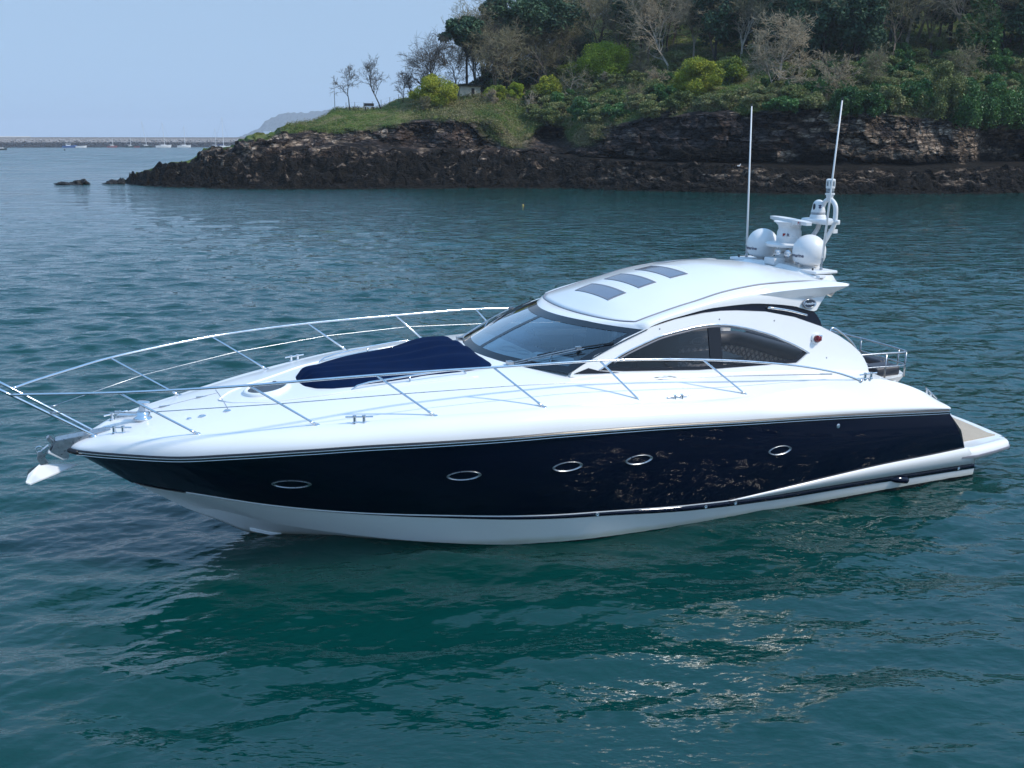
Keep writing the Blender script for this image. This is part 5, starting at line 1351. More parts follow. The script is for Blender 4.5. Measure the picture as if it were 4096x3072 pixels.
# ------------------------------------------------------------------ plants
def leaf_mat(name, cols, rough=.6, trans=.25, vs=.55, vw=.9):
    m, nt, b = nmat(name)
    g = nt.nodes.new('ShaderNodeNewGeometry')
    oi = nt.nodes.new('ShaderNodeObjectInfo')
    ad = nt.nodes.new('ShaderNodeMath'); ad.operation = 'MULTIPLY_ADD'; ad.inputs[1].default_value = .3
    nt.links.new(oi.outputs['Random'], ad.inputs[0])
    tc = nt.nodes.new('ShaderNodeTexCoord'); n = nt.nodes.new('ShaderNodeTexNoise'); n.inputs['Scale'].default_value = vs; n.inputs['Detail'].default_value = 3
    nt.links.new(tc.outputs['Object'], n.inputs['Vector'])
    a2 = nt.nodes.new('ShaderNodeMath'); a2.operation = 'MULTIPLY_ADD'; a2.inputs[1].default_value = .35
    nt.links.new(g.outputs['Random Per Island'], a2.inputs[0])
    a3 = nt.nodes.new('ShaderNodeMath'); a3.operation = 'MULTIPLY_ADD'; a3.inputs[1].default_value = vw; a3.inputs[2].default_value = -.3 * vw
    nt.links.new(n.outputs['Fac'], a3.inputs[0]); nt.links.new(a3.outputs[0], a2.inputs[2])
    nt.links.new(a2.outputs[0], ad.inputs[2])
    r_ = nt.nodes.new('ShaderNodeValToRGB'); e = r_.color_ramp.elements
    while len(e) < len(cols): e.new(.5)
    for i, c in enumerate(cols): e[i].position = .1 + .8 * i / (len(cols) - 1); e[i].color = (*c, 1)
    nt.links.new(ad.outputs[0], r_.inputs[0]); nt.links.new(r_.outputs[0], b.inputs['Base Color'])
    b.inputs['Roughness'].default_value = rough; b.inputs['Specular IOR Level'].default_value = .3
    if trans:
        tl = nt.nodes.new('ShaderNodeBsdfTranslucent'); nt.links.new(r_.outputs[0], tl.inputs[0])
        mx = nt.nodes.new('ShaderNodeMixShader'); mx.inputs[0].default_value = trans
        nt.links.new(b.outputs[0], mx.inputs[1]); nt.links.new(tl.outputs[0], mx.inputs[2]); nt.links.new(mx.outputs[0], nt.nodes['Material Output'].inputs['Surface'])
    return m
M['bark_dark'] = mat('dark_bark', (.045, .038, .032), .9, var=.25, vscale=2)
M['bark_pale'] = mat('pale_bark', (.40, .34, .27), .9, var=.25, vscale=2)
M['bark_mid'] = mat('grey_bark', (.17, .14, .11), .9, var=.25, vscale=2)
M['twig_dark'] = leaf_mat('dark_twigs', [(.05, .042, .034), (.10, .085, .066)], .9, 0)
M['twig_mid'] = leaf_mat('olive_twigs', [(0.108, 0.108, 0.048), (0.186, 0.168, 0.090), (0.300, 0.252, 0.162)], .9, 0)
M['twig_pale'] = leaf_mat('straw_twigs', [(.24, .19, .12), (.42, .34, .23)], .9, 0)
M['pine'] = leaf_mat('pine_needles', [(0.016, 0.041, 0.025), (0.037, 0.085, 0.044), (0.075, 0.138, 0.063)], .7, .1)
M['gorse'] = leaf_mat('flowering_gorse', [(0.054, 0.102, 0.017), (0.132, 0.192, 0.024), (0.276, 0.312, 0.034), (0.432, 0.408, 0.036)], .7, .2)
M['lime'] = leaf_mat('spring_green', [(.11, .17, .022), (.30, .40, .035), (.45, .56, .06)], .6, .45)
M['ivy'] = leaf_mat('ivy_leaves', [(0.021, 0.065, 0.018), (0.055, 0.137, 0.036), (0.130, 0.260, 0.065)], .45, .15)
M['scrub'] = leaf_mat('mixed_scrub', [(0.056, 0.088, 0.022), (0.119, 0.156, 0.045), (0.213, 0.225, 0.088), (0.350, 0.300, 0.163)], .85, .15)
M['ground'] = leaf_mat('undergrowth', [(0.025, 0.056, 0.015), (0.056, 0.100, 0.022), (0.094, 0.138, 0.037), (0.144, 0.150, 0.056), (0.237, 0.200, 0.106)], .8, .15, .22, 1.8)

def quads(C, size, r, flat=0.0, aspect=1.7):
    n = len(C); a = r.normal(size=(n, 3)); a[:, 2] *= (1 - flat); a /= np.linalg.norm(a, axis=1)[:, None] + 1e-9
    b_ = r.normal(size=(n, 3)); b_ -= a * (a * b_).sum(1)[:, None]; b_ /= np.linalg.norm(b_, axis=1)[:, None] + 1e-9
    s = (size * r.uniform(.55, 1.3, n))[:, None]
    u = a * s * aspect * .5; w = b_ * s * .5
    V = np.stack([C - u, C + w * .9 - u * .1, C + u, C - w * .9 - u * .1], 1).reshape(-1, 3)
    return V, np.arange(4 * n).reshape(-1, 4)

def twig_mesh(A, B, ra, rb):
    """many slim three sided sticks at once"""
    A = np.array(A); B = np.array(B); d = B - A; L = np.linalg.norm(d, axis=1)[:, None] + 1e-9; d = d / L
    h = np.where(np.abs(d[:, 2:3]) < .9, np.array([[0, 0, 1.]]), np.array([[1., 0, 0]]))
    u = np.cross(d, h); u /= np.linalg.norm(u, axis=1)[:, None]; w = np.cross(d, u)
    ra = np.array(ra)[:, None]; rb = np.array(rb)[:, None]; V = []
    for P, r_ in ((A, ra), (B, rb)):
        for k in range(3): V.append(P + r_ * (cos(2 * pi * k / 3) * u + sin(2 * pi * k / 3) * w))
    V = np.stack(V, 1).reshape(-1, 3); n = len(A); o = np.arange(n)[:, None] * 6
    F = np.concatenate([np.concatenate([o + k, o + (k + 1) % 3, o + 3 + (k + 1) % 3, o + 3 + k], 1) for k in range(3)])
    return V, F

def grow(seed, H, spread=1.0, lean=(0, 0), n1=9, n2=6, n3=6, n4=4, fork=.3, up=.5, trunk_r=None, droop=0.0):
    r = np.random.default_rng(seed); big = []; tw = []
    R0 = trunk_r or H * .02
    def branch(p, d, L, rad, lev):
        seg = 5 if lev < 2 else (3 if lev < 4 else 1); pts = [p]; dd = d.copy()
        for i in range(seg):
            dd = dd + r.normal(0, .16 + .05 * lev, 3) + np.array([0, 0, (up if lev else .25) * .16 - droop * .1 * lev]); dd /= np.linalg.norm(dd)
            pts.append(pts[-1] + dd * L / seg)
        rr = np.linspace(rad, rad * (.35 if lev else .3), seg + 1)
        for i in range(seg): (big if lev < 3 else tw).append((pts[i], pts[i + 1], rr[i], rr[i + 1]))
        if lev == 4: return
        nn = (n1, n2, n3, n4)[lev]
        for c in range(nn):
            t = (fork + (1 - fork) * (c + r.uniform(.2, 1)) / nn) if lev == 0 else (.25 + .75 * (c + r.uniform(0, 1)) / nn)
            t = min(t, .999); i = int(t * seg); q = pts[i] + (pts[i + 1] - pts[i]) * (t * seg - i)
            base = (pts[i + 1] - pts[i]); base /= np.linalg.norm(base)
            az = r.uniform(0, 2 * pi); ang = r.uniform(.5, 1.05) * (1.0 if lev else (1.15 - .5 * t) * spread)
            h = np.array([cos(az), sin(az), 0.]); h -= base * (h @ base); h /= np.linalg.norm(h) + 1e-9
            nd = base * cos(ang) + h * sin(ang)
            ll = L * ((.62 - .3 * abs(t - .45)) * spread ** .5 if lev == 0 else r.uniform(.42, .66)); ll = min(ll, H * .5)
            branch(q, nd, ll, rr[i] * (.55 if lev == 0 else .55), lev + 1)
    d0 = np.array([lean[0], lean[1], 1.0]); d0 /= np.linalg.norm(d0)
    branch(np.zeros(3) - d0 * .4, d0, H * .82, R0, 0)
    return big, tw

def add_sticks(name, S, m, parent, rmin=0.0):
    A = [s[0] for s in S]; B = [s[1] for s in S]; V, F = twig_mesh(A, B, [max(s[2], rmin) for s in S], [max(s[3], rmin * .6) for s in S])
    return mesh_np(name, V, F, m, parent, smooth=False)

def bare_tree(name, seed, H, bark, twig, rmin=.016, **kw):
    e = empty(name); big, tw = grow(seed, H, **kw)
    add_sticks('trunk', big, bark, e, .02); add_sticks('crown', tw, twig, e, rmin)
    return e

def leafy(name, seed, H, Wd, m, n=5000, size=.28, trunk=0.0, clumps=26, bark='bark_dark', flat=.0, top=1.0, hang=0.0):
    """trunk and limbs, with leaves gathered in uneven clumps through the crown"""
    r = np.random.default_rng(seed); e = empty(name)
    cz0 = trunk * H; hh = H - cz0; C = []
    for k in range(clumps):
        a = r.uniform(0, 2 * pi); q = r.uniform(.0, 1) ** .55; zz = r.uniform(.0, 1)
        wr = Wd * (.5 + .5 * sin(pi * min(1, zz * .75 + .12))) if top == 1.0 else Wd * (1 - zz * (1 - top))
        C.append((cos(a) * q * wr * .8, sin(a) * q * wr * .8, cz0 + hh * (.08 + .84 * zz) * (1 - .25 * q * q), r.uniform(.6, 1.25)))
    C = np.array(C); pick = r.integers(0, clumps, n)
    off = r.normal(size=(n, 3)); off /= np.linalg.norm(off, axis=1)[:, None]; off *= (r.uniform(.15, 1, n) ** .5)[:, None]
    rad = C[pick, 3][:, None] * np.array([Wd * .30, Wd * .30, hh * .20])
    P = C[pick, :3] + off * rad; P[:, 2] -= hang * r.uniform(0, 1, n) ** 2 * (np.hypot(P[:, 0], P[:, 1]) > .6 * Wd)
    P = P[P[:, 2] > -.4]
    big = []
    base = np.array([0, 0, -.4])
    if trunk > .02:
        big.append((base, np.array([0, 0, cz0 + hh * .55]), H * .022, H * .010))
        for c in C[:14]:
            s_ = np.array([0, 0, max(0, cz0 * .75 + (c[2] - cz0) * .35)]); big.append((s_, c[:3], H * .009, H * .003))
    else:
        for c in C[:16]:
            s_ = np.array([c[0] * .2, c[1] * .2, -.3]); big.append((s_, c[:3], .05, .012))
    add_sticks('trunk' if trunk > .02 else 'stem', big, M[bark], e, .012)
    V, F = quads(P, size, r, flat); mesh_np('crown', V, F, M[m], e, smooth=False)
    return e

def put(proto, loc, yaw=0, s=1.0, sz=None, label=None, cat=None, group=None, first=[set()], tilt=(0, 0)):
    if proto.name not in first[0]:
        first[0].add(proto.name); o = proto
    else:
        o = proto.copy(); COL.objects.link(o)
        for ch in proto.children:
            c = ch.copy(); COL.objects.link(c); c.parent = o
        for k in ('label', 'category', 'group'):
            if k in o: del o[k]
    o.location = loc; o.rotation_euler = (tilt[0], tilt[1], yaw); o.scale = (s, s, sz or s)
    return setp(o, label, cat, group)

def height_to(loc, ytop):
    """metres from loc up to the given line of sight"""
    d = ray(0 * 1.0 + 2048 + FPX * loc[0] / loc[1], ytop); D = math.hypot(loc[0], loc[1])
    p = at_dist(2048 + FPX * loc[0] / (loc[1] * cp) , ytop, D); return float(p[2] - loc[2])

# --- lone bare trees on the grassy point
def lone(px, py, ytop, seed, label, bark='bark_dark', twig='twig_dark', name='bare_tree', **kw):
    p = hit(px, py); H = height_to(p, ytop) / 1.02
    t = bare_tree(name, seed, H, M[bark], M[twig], **kw)
    t.location = p; setp(t, label, 'tree', kw.get('group')); return t
lone(1402, 440, 276, 5, 'small bare tree with a forked crown nearest the flagpole', spread=.7, n1=7, n2=5, n3=4, n4=3, fork=.42, rmin=.02)
lone(1527, 434, 240, 8, 'tall slim bare tree just behind the bench', spread=.62, n1=9, n2=5, n3=4, n4=3, fork=.3, rmin=.018, up=.9)
lone(1612, 412, 280, 12, 'slender bare sapling left of the flowering gorse', spread=.5, n1=9, n2=5, n3=4, n4=3, fork=.2, up=1.0)
lone(1650, 404, 288, 14, 'second slender sapling touching the flowering gorse', spread=.5, n1=9, n2=5, n3=4, n4=3, fork=.2, up=1.0)
def trees_at(x, v, zoff=0): p = ground_at(x, v); p.z += zoff; return p
def sized(proto_fn, name, seed, loc, ytop, label, cat='tree', **kw):
    H = height_to(loc, ytop); t = proto_fn(name, seed, H, **kw); t.location = loc; setp(t, label, cat); return t
def bt(name, seed, H, bark='bark_dark', twig='twig_dark', **kw): return bare_tree(name, seed, H / 1.02, M[bark], M[twig], **kw)
# skyline trees behind the gorse
sized(bt, 'bare_tree', 21, trees_at(1690, 5.1), 203, 'round-headed bare tree standing behind the flowering gorse', spread=1.0, n1=9, n2=6, n3=6, n4=4, fork=.25)
sized(bt, 'bare_tree', 22, trees_at(1772, 5.1), 163, 'broad dark bare tree between the gorse and the wood', spread=1.05, n1=10, n2=6, n3=6, n4=5, fork=.22)
for i, (x, yt, sp_, ln, lb) in enumerate(((1838, 200, .8, -.12, 'leaning bare tree at the edge of the wood under the pine'), (1925, 120, .75, -.2, 'dark bare trunk leaning out beneath the leftmost pine'), (1960, 95, .7, -.12, 'tall bare tree close behind the white hut'), (2020, 60, .75, -.1, 'tall bare tree under the big dark pine'), (2085, 60, .7, .05, 'many-stemmed bare tree right of the big pine trunk'))):
    sized(bt, 'bare_tree', 31 + i, trees_at(x, 5.5 + .08 * i), yt, lb, spread=sp_, lean=(ln, 0), n1=10, n2=6, n3=6, n4=4, fork=.25)
# pines on the skyline
def pine(name, seed, H, Wd=4.0, n=9000, trunk=.55, **kw): return leafy(name, seed, H, Wd, 'pine', n=n, size=.34, trunk=trunk, clumps=30, flat=.5, **kw)
def pine_at(x, v, ytop, seed, label, **kw): return sized(pine, 'pine_tree', seed, trees_at(x, v), ytop, label, **kw)
pine_at(1868, 5.6, 66, 51, 'dark pine with a wind-swept crown, leftmost in the wood', Wd=4.6, trunk=.62)
pine_at(1985, 5.75, 45, 52, 'middle dark pine above the white hut', Wd=4.0, trunk=.66)
pine_at(2060, 5.55, -60, 53, 'tallest dark pine rising out of the top of the frame', Wd=6.2, trunk=.56, n=13000)
pine_at(2170, 5.65, -70, 54, 'big dark pine behind the tallest one', Wd=6.0, trunk=.5, n=12000)

# --- the wood on the hillside
for i, (x, v, yt, sp_) in enumerate(((1985, 5.45, 110, .9), (2045, 5.5, 90, .8), (2120, 5.6, 70, .9), (2160, 5.5, 120, .9), (2200, 5.45, 90, 1.0), (2235, 5.7, 60, .9))):
    sized(bt, 'bare_tree', 61 + i, trees_at(x, v), yt, ('leafless grey tree just right of the white hut', 'leafless tree filling the gap under the big dark pine', 'twiggy leafless tree below the biggest dark pine', 'leafless tree behind the upright green bush', 'spreading leafless tree left of the bright green dome', 'tall leafless tree behind the bright green dome')[i], spread=sp_, n1=12, n2=7, n3=6, n4=4, fork=.15, twig='twig_mid', bark='bark_mid')
for i, (x, v, yt, w) in enumerate(((2010, 5.75, 250, 2.6), (2075, 5.8, 225, 2.8), (2140, 5.75, 200, 3.0), (2205, 5.85, 170, 3.2), (1950, 5.7, 270, 2.2))):
    p = trees_at(x, v); e = leafy('dark_thicket', 71 + i, max(2, height_to(p, yt)), w * 1.3, 'scrub' if i % 2 else 'pine', n=5000, size=.2, clumps=24); e.location = p
    setp(e, ('dark thicket under the middle pine', 'dark thicket beneath the tallest pine', 'dark thicket under the biggest pine', 'dark thicket behind the spreading leafless tree', 'low dark thicket behind the small lookout hut')[i], 'shrub')
r = np.random.default_rng(77)
protos = [bare_tree('bare_tree', 101, 12, M['bark_mid'], M['twig_mid'], rmin=.020, spread=.95, n1=11, n2=6, n3=6, n4=5, fork=.28),
          bare_tree('bare_tree', 102, 12, M['bark_mid'], M['twig_mid'], rmin=.020, spread=.75, n1=12, n2=6, n3=6, n4=5, fork=.35, up=.8),
          bare_tree('bare_tree', 103, 12, M['bark_dark'], M['twig_mid'], rmin=.020, spread=1.1, n1=10, n2=7, n3=6, n4=5, fork=.25),
          bare_tree('bare_tree', 104, 12, M['bark_pale'], M['twig_pale'], rmin=.020, spread=.85, n1=11, n2=6, n3=6, n4=5, fork=.3)]
wood = []
for k in range(900):
    x = r.uniform(1900, 4330); v = r.uniform(5.5, 6.85)
    if v < float(np.interp(x, [1900, 2150, 2250, 2750, 2900, 3300], [5.65, 5.7, 5.95, 5.9, 5.6, 5.5])): continue
    if all(abs(x - a) / 3950 * 170 > 3.0 or abs(v - b_) > .16 for a, b_ in wood): wood.append((x, v))
    if len(wood) >= 125: break
for i, (x, v) in enumerate(wood):
    put(protos[i % 4], trees_at(x, v), r.uniform(0, 6.28), r.uniform(.75, 1.2), label='leafless brown tree in the wood covering the hillside', cat='tree', group='leafless trees of the hillside wood')
for k in range(900):                                   # the wood goes on round the headland
    x = r.uniform(4330, 7400); v = r.uniform(5.2, 6.85)
    if all(abs(x - a) / 3950 * 170 > 4.0 or abs(v - b_) > .2 for a, b_ in wood): wood.append((x, v)); put(protos[len(wood) % 4], trees_at(x, v), r.uniform(0, 6.28), r.uniform(.75, 1.2), label='leafless brown tree in the wood covering the hillside', cat='tree', group='leafless trees of the hillside wood')
    if len(wood) >= 215: break
eproto = [leafy('evergreen_tree', 111, 13, 4.2, 'pine', n=9000, size=.36, trunk=.2, clumps=34, top=.55), leafy('evergreen_tree', 112, 12, 4.8, 'pine', n=9000, size=.36, trunk=.28, clumps=30), leafy('evergreen_tree', 113, 10, 4.0, 'ivy', n=8000, size=.34, trunk=.15, clumps=30)]
evs = [(4450, 5.5, 1.1, 0), (4700, 5.7, 1.0, 1), (4950, 5.4, 1.1, 2), (5200, 5.7, 1.1, 0), (5500, 5.5, 1.1, 1), (5900, 5.7, 1.1, 0), (6300, 5.4, 1.0, 2), (2560, 6.0, 1.1, 1), (2860, 5.78, 0.95, 1), (2980, 5.82, 1.15, 0), (3200, 5.55, 0.9, 0), (3290, 5.5, 0.85, 1), (3430, 5.5, 0.9, 1), (3560, 5.82, 1.1, 0), (3800, 5.92, 1.1, 1), (3900, 5.5, 0.85, 2), (4080, 5.5, 0.9, 1), (4220, 5.62, 1.0, 0), (2300, 6.0, 0.9, 0), (3480, 6.22, 1.2, 1), (2650, 6.22, 1.2, 0), (3130, 5.74, 1.1, 1), (2900, 6.12, 1.2, 0)]
for i, (x, v, s, k) in enumerate(evs):
    put(eproto[k], trees_at(x, v), r.uniform(0, 6.28), s, label='dark green evergreen among the bare trees of the hillside', cat='tree', group='evergreens of the hillside wood')
# scrub and brush at the foot of the wood
sproto = [leafy('scrub_bush', 121, 2.6, 2.2, 'scrub', n=5200, size=.16, clumps=20), leafy('scrub_bush', 122, 2.0, 2.4, 'scrub', n=5200, size=.16, clumps=20), leafy('scrub_bush', 123, 2.4, 2.0, 'ivy', n=5200, size=.16, clumps=20)]
spots = []
for k in range(900):
    x = r.uniform(2120, 4330); v = r.uniform(4.15, 5.75)
    if 2700 < x < 3080 and 4.35 < v < 5.4: continue          # the clearing
    if all(abs(x - a) / 3950 * 140 > 1.9 or abs(v - b_) > .11 for a, b_ in spots): spots.append((x, v))
    if len(spots) >= 165: break
for i, (x, v) in enumerate(spots):
    k = 2 if r.random() < (.5 if x > 3250 else .22) else int(r.integers(0, 2))
    put(sproto[k], trees_at(x, v, -.2), r.uniform(0, 6.28), r.uniform(.7, 1.25), label=('glossy ivy-clad bush on the bank above the cliff', 'dull olive scrub bush on the bank above the cliff')[k < 2], cat='bush', group=('ivy bushes on the bank', 'scrub bushes on the bank')[k < 2])

for k in range(70):
    x = r.uniform(4330, 7400); v = r.uniform(4.1, 5.6); q = int(r.integers(0, 3))
    put(sproto[q], trees_at(x, v, -.2), r.uniform(0, 6.28), r.uniform(.9, 1.5), label=('glossy ivy-clad bush on the bank above the cliff', 'dull olive scrub bush on the bank above the cliff')[q < 2], cat='bush', group=('ivy bushes on the bank', 'scrub bushes on the bank')[q < 2])

# --- named plants that stand out
def bush_at(px, py, ytop, wpx, seed, m, label, name='bush', n=6000, size=.22, **kw):
    n = int(n * 1.7); size *= .72
    p = hit(px, py); H = height_to(p, ytop); D = math.hypot(p.x, p.y); W_ = wpx / 3950 * D / 2
    e = leafy(name, seed, H, W_, m, n=n, size=size, **kw); e.location = p; setp(e, label, 'bush'); return e
bush_at(1738, 418, 292, 215, 201, 'gorse', 'yellow flowering gorse bush beside the white hut', 'gorse_bush', n=11000, size=.20, clumps=40)
bush_at(2415, 318, 172, 265, 202, 'lime', 'largest bright green bush, a dome above the grey bare tree', 'green_bush', n=16000, size=.24, clumps=60)
bush_at(2290, 330, 235, 150, 203, 'gorse', 'dull yellow-green bush left of the bright dome', 'gorse_bush', n=7000, size=.22, clumps=30)
bush_at(2790, 378, 236, 210, 204, 'gorse', 'yellow-green gorse at the edge of the grassy clearing', 'gorse_bush', n=11000, size=.22, clumps=40)
bush_at(2925, 322, 232, 150, 205, 'gorse', 'yellow-green gorse behind the grassy clearing', 'gorse_bush', n=7000, size=.22, clumps=28)
bush_at(1985, 400, 340, 110, 206, 'gorse', 'low dark gorse right of the turf roof', 'gorse_bush', n=4500, size=.2)
bush_at(2065, 398, 328, 85, 207, 'lime', 'small upright green bush at the head of the gully', 'green_bush', n=3500, size=.2)
bush_at(2190, 400, 300, 110, 208, 'gorse', 'green gorse on the bank above the cave', 'gorse_bush', n=4500, size=.22)
for i, (x, y, yt, w, mm, lb) in enumerate(((3380, 455, 345, 150, 'ivy', 'bright glossy ivy mass at the lip of the cliff right of the pale tree'), (3470, 455, 360, 150, 'ivy', 'ivy mass next along the lip of the cliff'), (3640, 420, 320, 130, 'ivy', 'ivy bush in the middle of the bank above the pale rock'), (3760, 470, 250, 190, 'scrub', 'tall straw-coloured creeper hanging over the cliff edge'), (3850, 500, 300, 170, 'ivy', 'green ivy curtain hanging at the mouth of the cave'), (3980, 500, 330, 170, 'ivy', 'ivy mass above the cave, second from the right edge'), (4075, 505, 330, 150, 'ivy', 'ivy mass above the cave at the right edge'), (3560, 440, 330, 120, 'scrub', 'brownish creeper between the two ivy banks'), (3230, 432, 370, 150, 'scrub', 'dark bramble under the pale round tree'), (3130, 440, 385, 160, 'ivy', 'low dark ivy at the foot of the pale round tree'))):
    bush_at(x, y, yt, w, 220 + i, mm, lb, 'ivy_bush' if mm == 'ivy' else 'creeper', n=7000, size=.24, clumps=26, hang=1.6 if y > 465 else .4)
p = hit(3092, 378); tr_ = bare_tree('bare_tree', 305, height_to(p, 118), M['bark_pale'], M['twig_pale'], rmin=.026, spread=1.35, n1=14, n2=8, n3=6, n4=4, fork=.16, trunk_r=.2, up=.35); tr_.location = p
setp(tr_, 'pale round-headed bare tree standing over the cliff', 'tree')
p = hit(2676, 300); tr_ = bare_tree('bare_tree', 306, height_to(p, -30), M['bark_pale'], M['twig_pale'], rmin=.024, spread=.8, n1=12, n2=7, n3=5, n4=4, fork=.25, trunk_r=.2); tr_.location = p
setp(tr_, 'tall silver-barked bare tree right of the bright green dome', 'tree')
p = hit(2283, 402); tr_ = bare_tree('bare_tree', 307, height_to(p, 268), M['bark_pale'], M['twig_mid'], rmin=.02, spread=1.35, n1=9, n2=5, n3=4, n4=3, fork=.2, up=.3); tr_.location = p
setp(tr_, 'low grey spreading bare tree below the bright green dome', 'tree')
p = hit(2100, 470); tr_ = bare_tree('bare_tree', 308, height_to(p, 360), M['bark_pale'], M['twig_pale'], rmin=.016, spread=.45, n1=7, n2=4, n3=3, n4=2, fork=.45); tr_.location = p
setp(tr_, 'thin pale sapling in the grassy gully', 'tree')
p = hit(2440, 345); tr_ = bare_tree('bare_tree', 309, height_to(p, 282), M['bark_pale'], M['twig_pale'], rmin=.03, spread=.9, n1=8, n2=5, n3=4, n4=3, fork=.1); tr_.location = p
setp(tr_, 'small white-stemmed shrub in front of the bright green dome', 'shrub')
for i, (x, y, yt, s_, lb) in enumerate(((1965, 412, 362, .9, 'straw-coloured thicket just below the turf roof'), (1790, 412, 360, .8, 'brown thicket in front of the flowering gorse'), (2560, 300, 215, 1.0, 'twiggy brown shrub left of the silver-barked tree'), (2620, 360, 280, 1.1, 'pale tangled shrub below the silver-barked tree'), (3340, 400, 240, 1.2, 'wide tangled thicket right of the pale round tree'), (3480, 360, 215, 1.0, 'twiggy thicket above the glossy ivy'), (3830, 330, 200, 1.2, 'grey leafless thicket above the hanging creeper'), (1690, 440, 385, .9, 'low bare brush under the flowering gorse'), (2540, 420, 345, 1.1, 'brown brush over the middle of the cliff'))):
    p = hit(x, y); tr_ = bare_tree('thicket', 320 + i, max(1.2, height_to(p, yt)), M['bark_mid'], M['twig_pale' if i in (0, 3, 4) else 'twig_mid'], rmin=.018, spread=1.4 * s_, n1=14, n2=6, n3=5, n4=4, fork=.04, up=.5, trunk_r=.07); tr_.location = p
    setp(tr_, lb, 'shrub')

# --- undergrowth nobody could count: grass, ivy and bramble carpeting the slopes
def undergrowth():
    r = np.random.default_rng(5)
    ok = np.nonzero((LVEG > .35) & (LV > 3.0) & (LV < 6.6) & (LXc > 1150) & (LXc < 7500))[0]
    w = np.where(LXc[ok] > 4350, 4.0, 1.0) * np.where(LV[ok] < 5.2, 1.0, 1.6) * np.where(LXc[ok] < 1600, .5, 1)
    pick = r.choice(ok, 300000, p=w / w.sum())
    P = LP[pick] + r.normal(0, .15, (len(pick), 3)); hgt = np.where(LXc[pick] < 1650, .12, .5) * (1 + .6 * vnoise(P * .4, 9))
    clear = (LXc[pick] > 2720) & (LXc[pick] < 3080) & (LV[pick] > 4.35) & (LV[pick] < 5.4)
    P[:, 2] += np.abs(r.normal(0, 1, len(pick))) * np.where(clear, .05, hgt) * .6 + .02
    V, F = quads(P, np.where(clear, .10, np.where(LXc[pick] < 1650, .09, .12)), r, .1, 2.2); o = mesh_np('undergrowth', V, F, M['ground'], smooth=False)
    setp(o, kind='stuff')
undergrowth()

# ------------------------------------------------------------------ things on the headland
M['render_wall'] = mat('cream_render', (.62, .56, .44), .8, var=.1, vscale=3)
M['turf'] = mat('turf_roof', (.075, .07, .035), .95, var=.35, vscale=3, bump=.5, bscale=8)
M['wood_dark'] = mat('dark_wood', (.03, .028, .025), .8)
M['pole_grey'] = mat('grey_paint', (.35, .37, .40), .5)
def hut(px, py, wpx, hpx, deep, yaw, label, door=True, roof_over=.6):
    p = hit(px, py); D = math.hypot(p.x, p.y); W_ = wpx / 3950 * D; H = hpx / 3950 * D
    e = empty('hut', (p.x, p.y, p.z - .2), (0, 0, yaw), label=label, cat='hut')
    t = MB(); t.box((0, 0, H / 2), (W_, deep, H)); t.build('wall', M['render_wall'], e)
    t = MB(); n = 9
    t.grid([[(x, y, H + .02 + .42 * (1 - (2 * x / (W_ + 2 * roof_over)) ** 2) * (1 - .6 * (2 * y / (deep + 1)) ** 2)) for x in np.linspace(-W_ / 2 - roof_over, W_ / 2 + roof_over, n)] for y in np.linspace(-deep / 2 - .4, deep / 2 + .4, n)])
    t.box((0, 0, H + .0), (W_ + 2 * roof_over - .05, deep + .75, .16)); t.build('roof', M['turf'], e)
    if door:
        t = MB(); t.box((W_ * .12, -deep / 2 - .01, H * .42), (W_ * .14, .06, H * .7)); t.build('door', M['wood_dark'], e)
    else:
        t = MB(); t.box((W_ * .22, -deep / 2 - .01, H * .5), (W_ * .28, .06, H * .5)); t.build('window', M['wood_dark'], e)
    return e
hut(1868, 381, 84, 38, 3.0, R(24), 'low white hut with a turf roof and a dark doorway')
hut(1905, 336, 36, 24, 2.0, R(10), 'small white lookout hut above and behind the turf roofed one', door=False, roof_over=.3)
p = hit(1340, 441); H = height_to(p, 303)
fp = MB(); fp.tube([(0, 0, -.3), (0, 0, H)], [.07, .035], 8); fo = fp.build('flagpole', M['pole_grey']); fo.location = p; setp(fo, 'bare grey flagpole at the tip of the grassy point', 'flagpole')
p = hit(1478, 440); be = empty('park_bench', (p.x, p.y, p.z), (0, 0, R(20)), label='dark wooden bench on the grassy point', cat='bench')
t = MB(); t.box((0, 0, .45), (1.5, .45, .06)); t.build('seat', M['wood_dark'], be)
t = MB(); t.box((0, .24, .78), (1.5, .06, .42)); t.build('backrest', M['wood_dark'], be)
for s in (-.6, .6): t = MB(); t.box((s, 0, .2), (.1, .45, .5)); t.build('leg', M['wood_dark'], be)
p = hit(1424, 441); ta = empty('picnic_table', (p.x, p.y, p.z), (0, 0, R(10)), label='low dark picnic table left of the bench', cat='table')
t = MB(); t.box((0, 0, .5), (.9, .6, .06)); t.build('table_top', M['wood_dark'], ta)
for s in (-.35, .35): t = MB(); t.box((s, 0, .22), (.08, .5, .5)); t.build('leg', M['wood_dark'], ta)
fe = empty('wire_fence', (0, 0, 0), label='thin wire fence with posts behind the bench', cat='fence'); prev = None
t = MB()
for px in (1385, 1420, 1455, 1490, 1525, 1560, 1595):
    p = trees_at(px, 5.35); q = Vector((p.x, p.y, p.z)); t2 = MB(); t2.tube([q - Vector((0, 0, .2)), q + Vector((0, 0, 1.15))], .035, 6); t2.build('post', M['wood_dark'], fe)
    if prev is not None:
        for h in (.4, .75, 1.1): t.tube([prev + Vector((0, 0, h)), q + Vector((0, 0, h))], .008, 4)
    prev = q
t.build('wire', M['pole_grey'], fe)
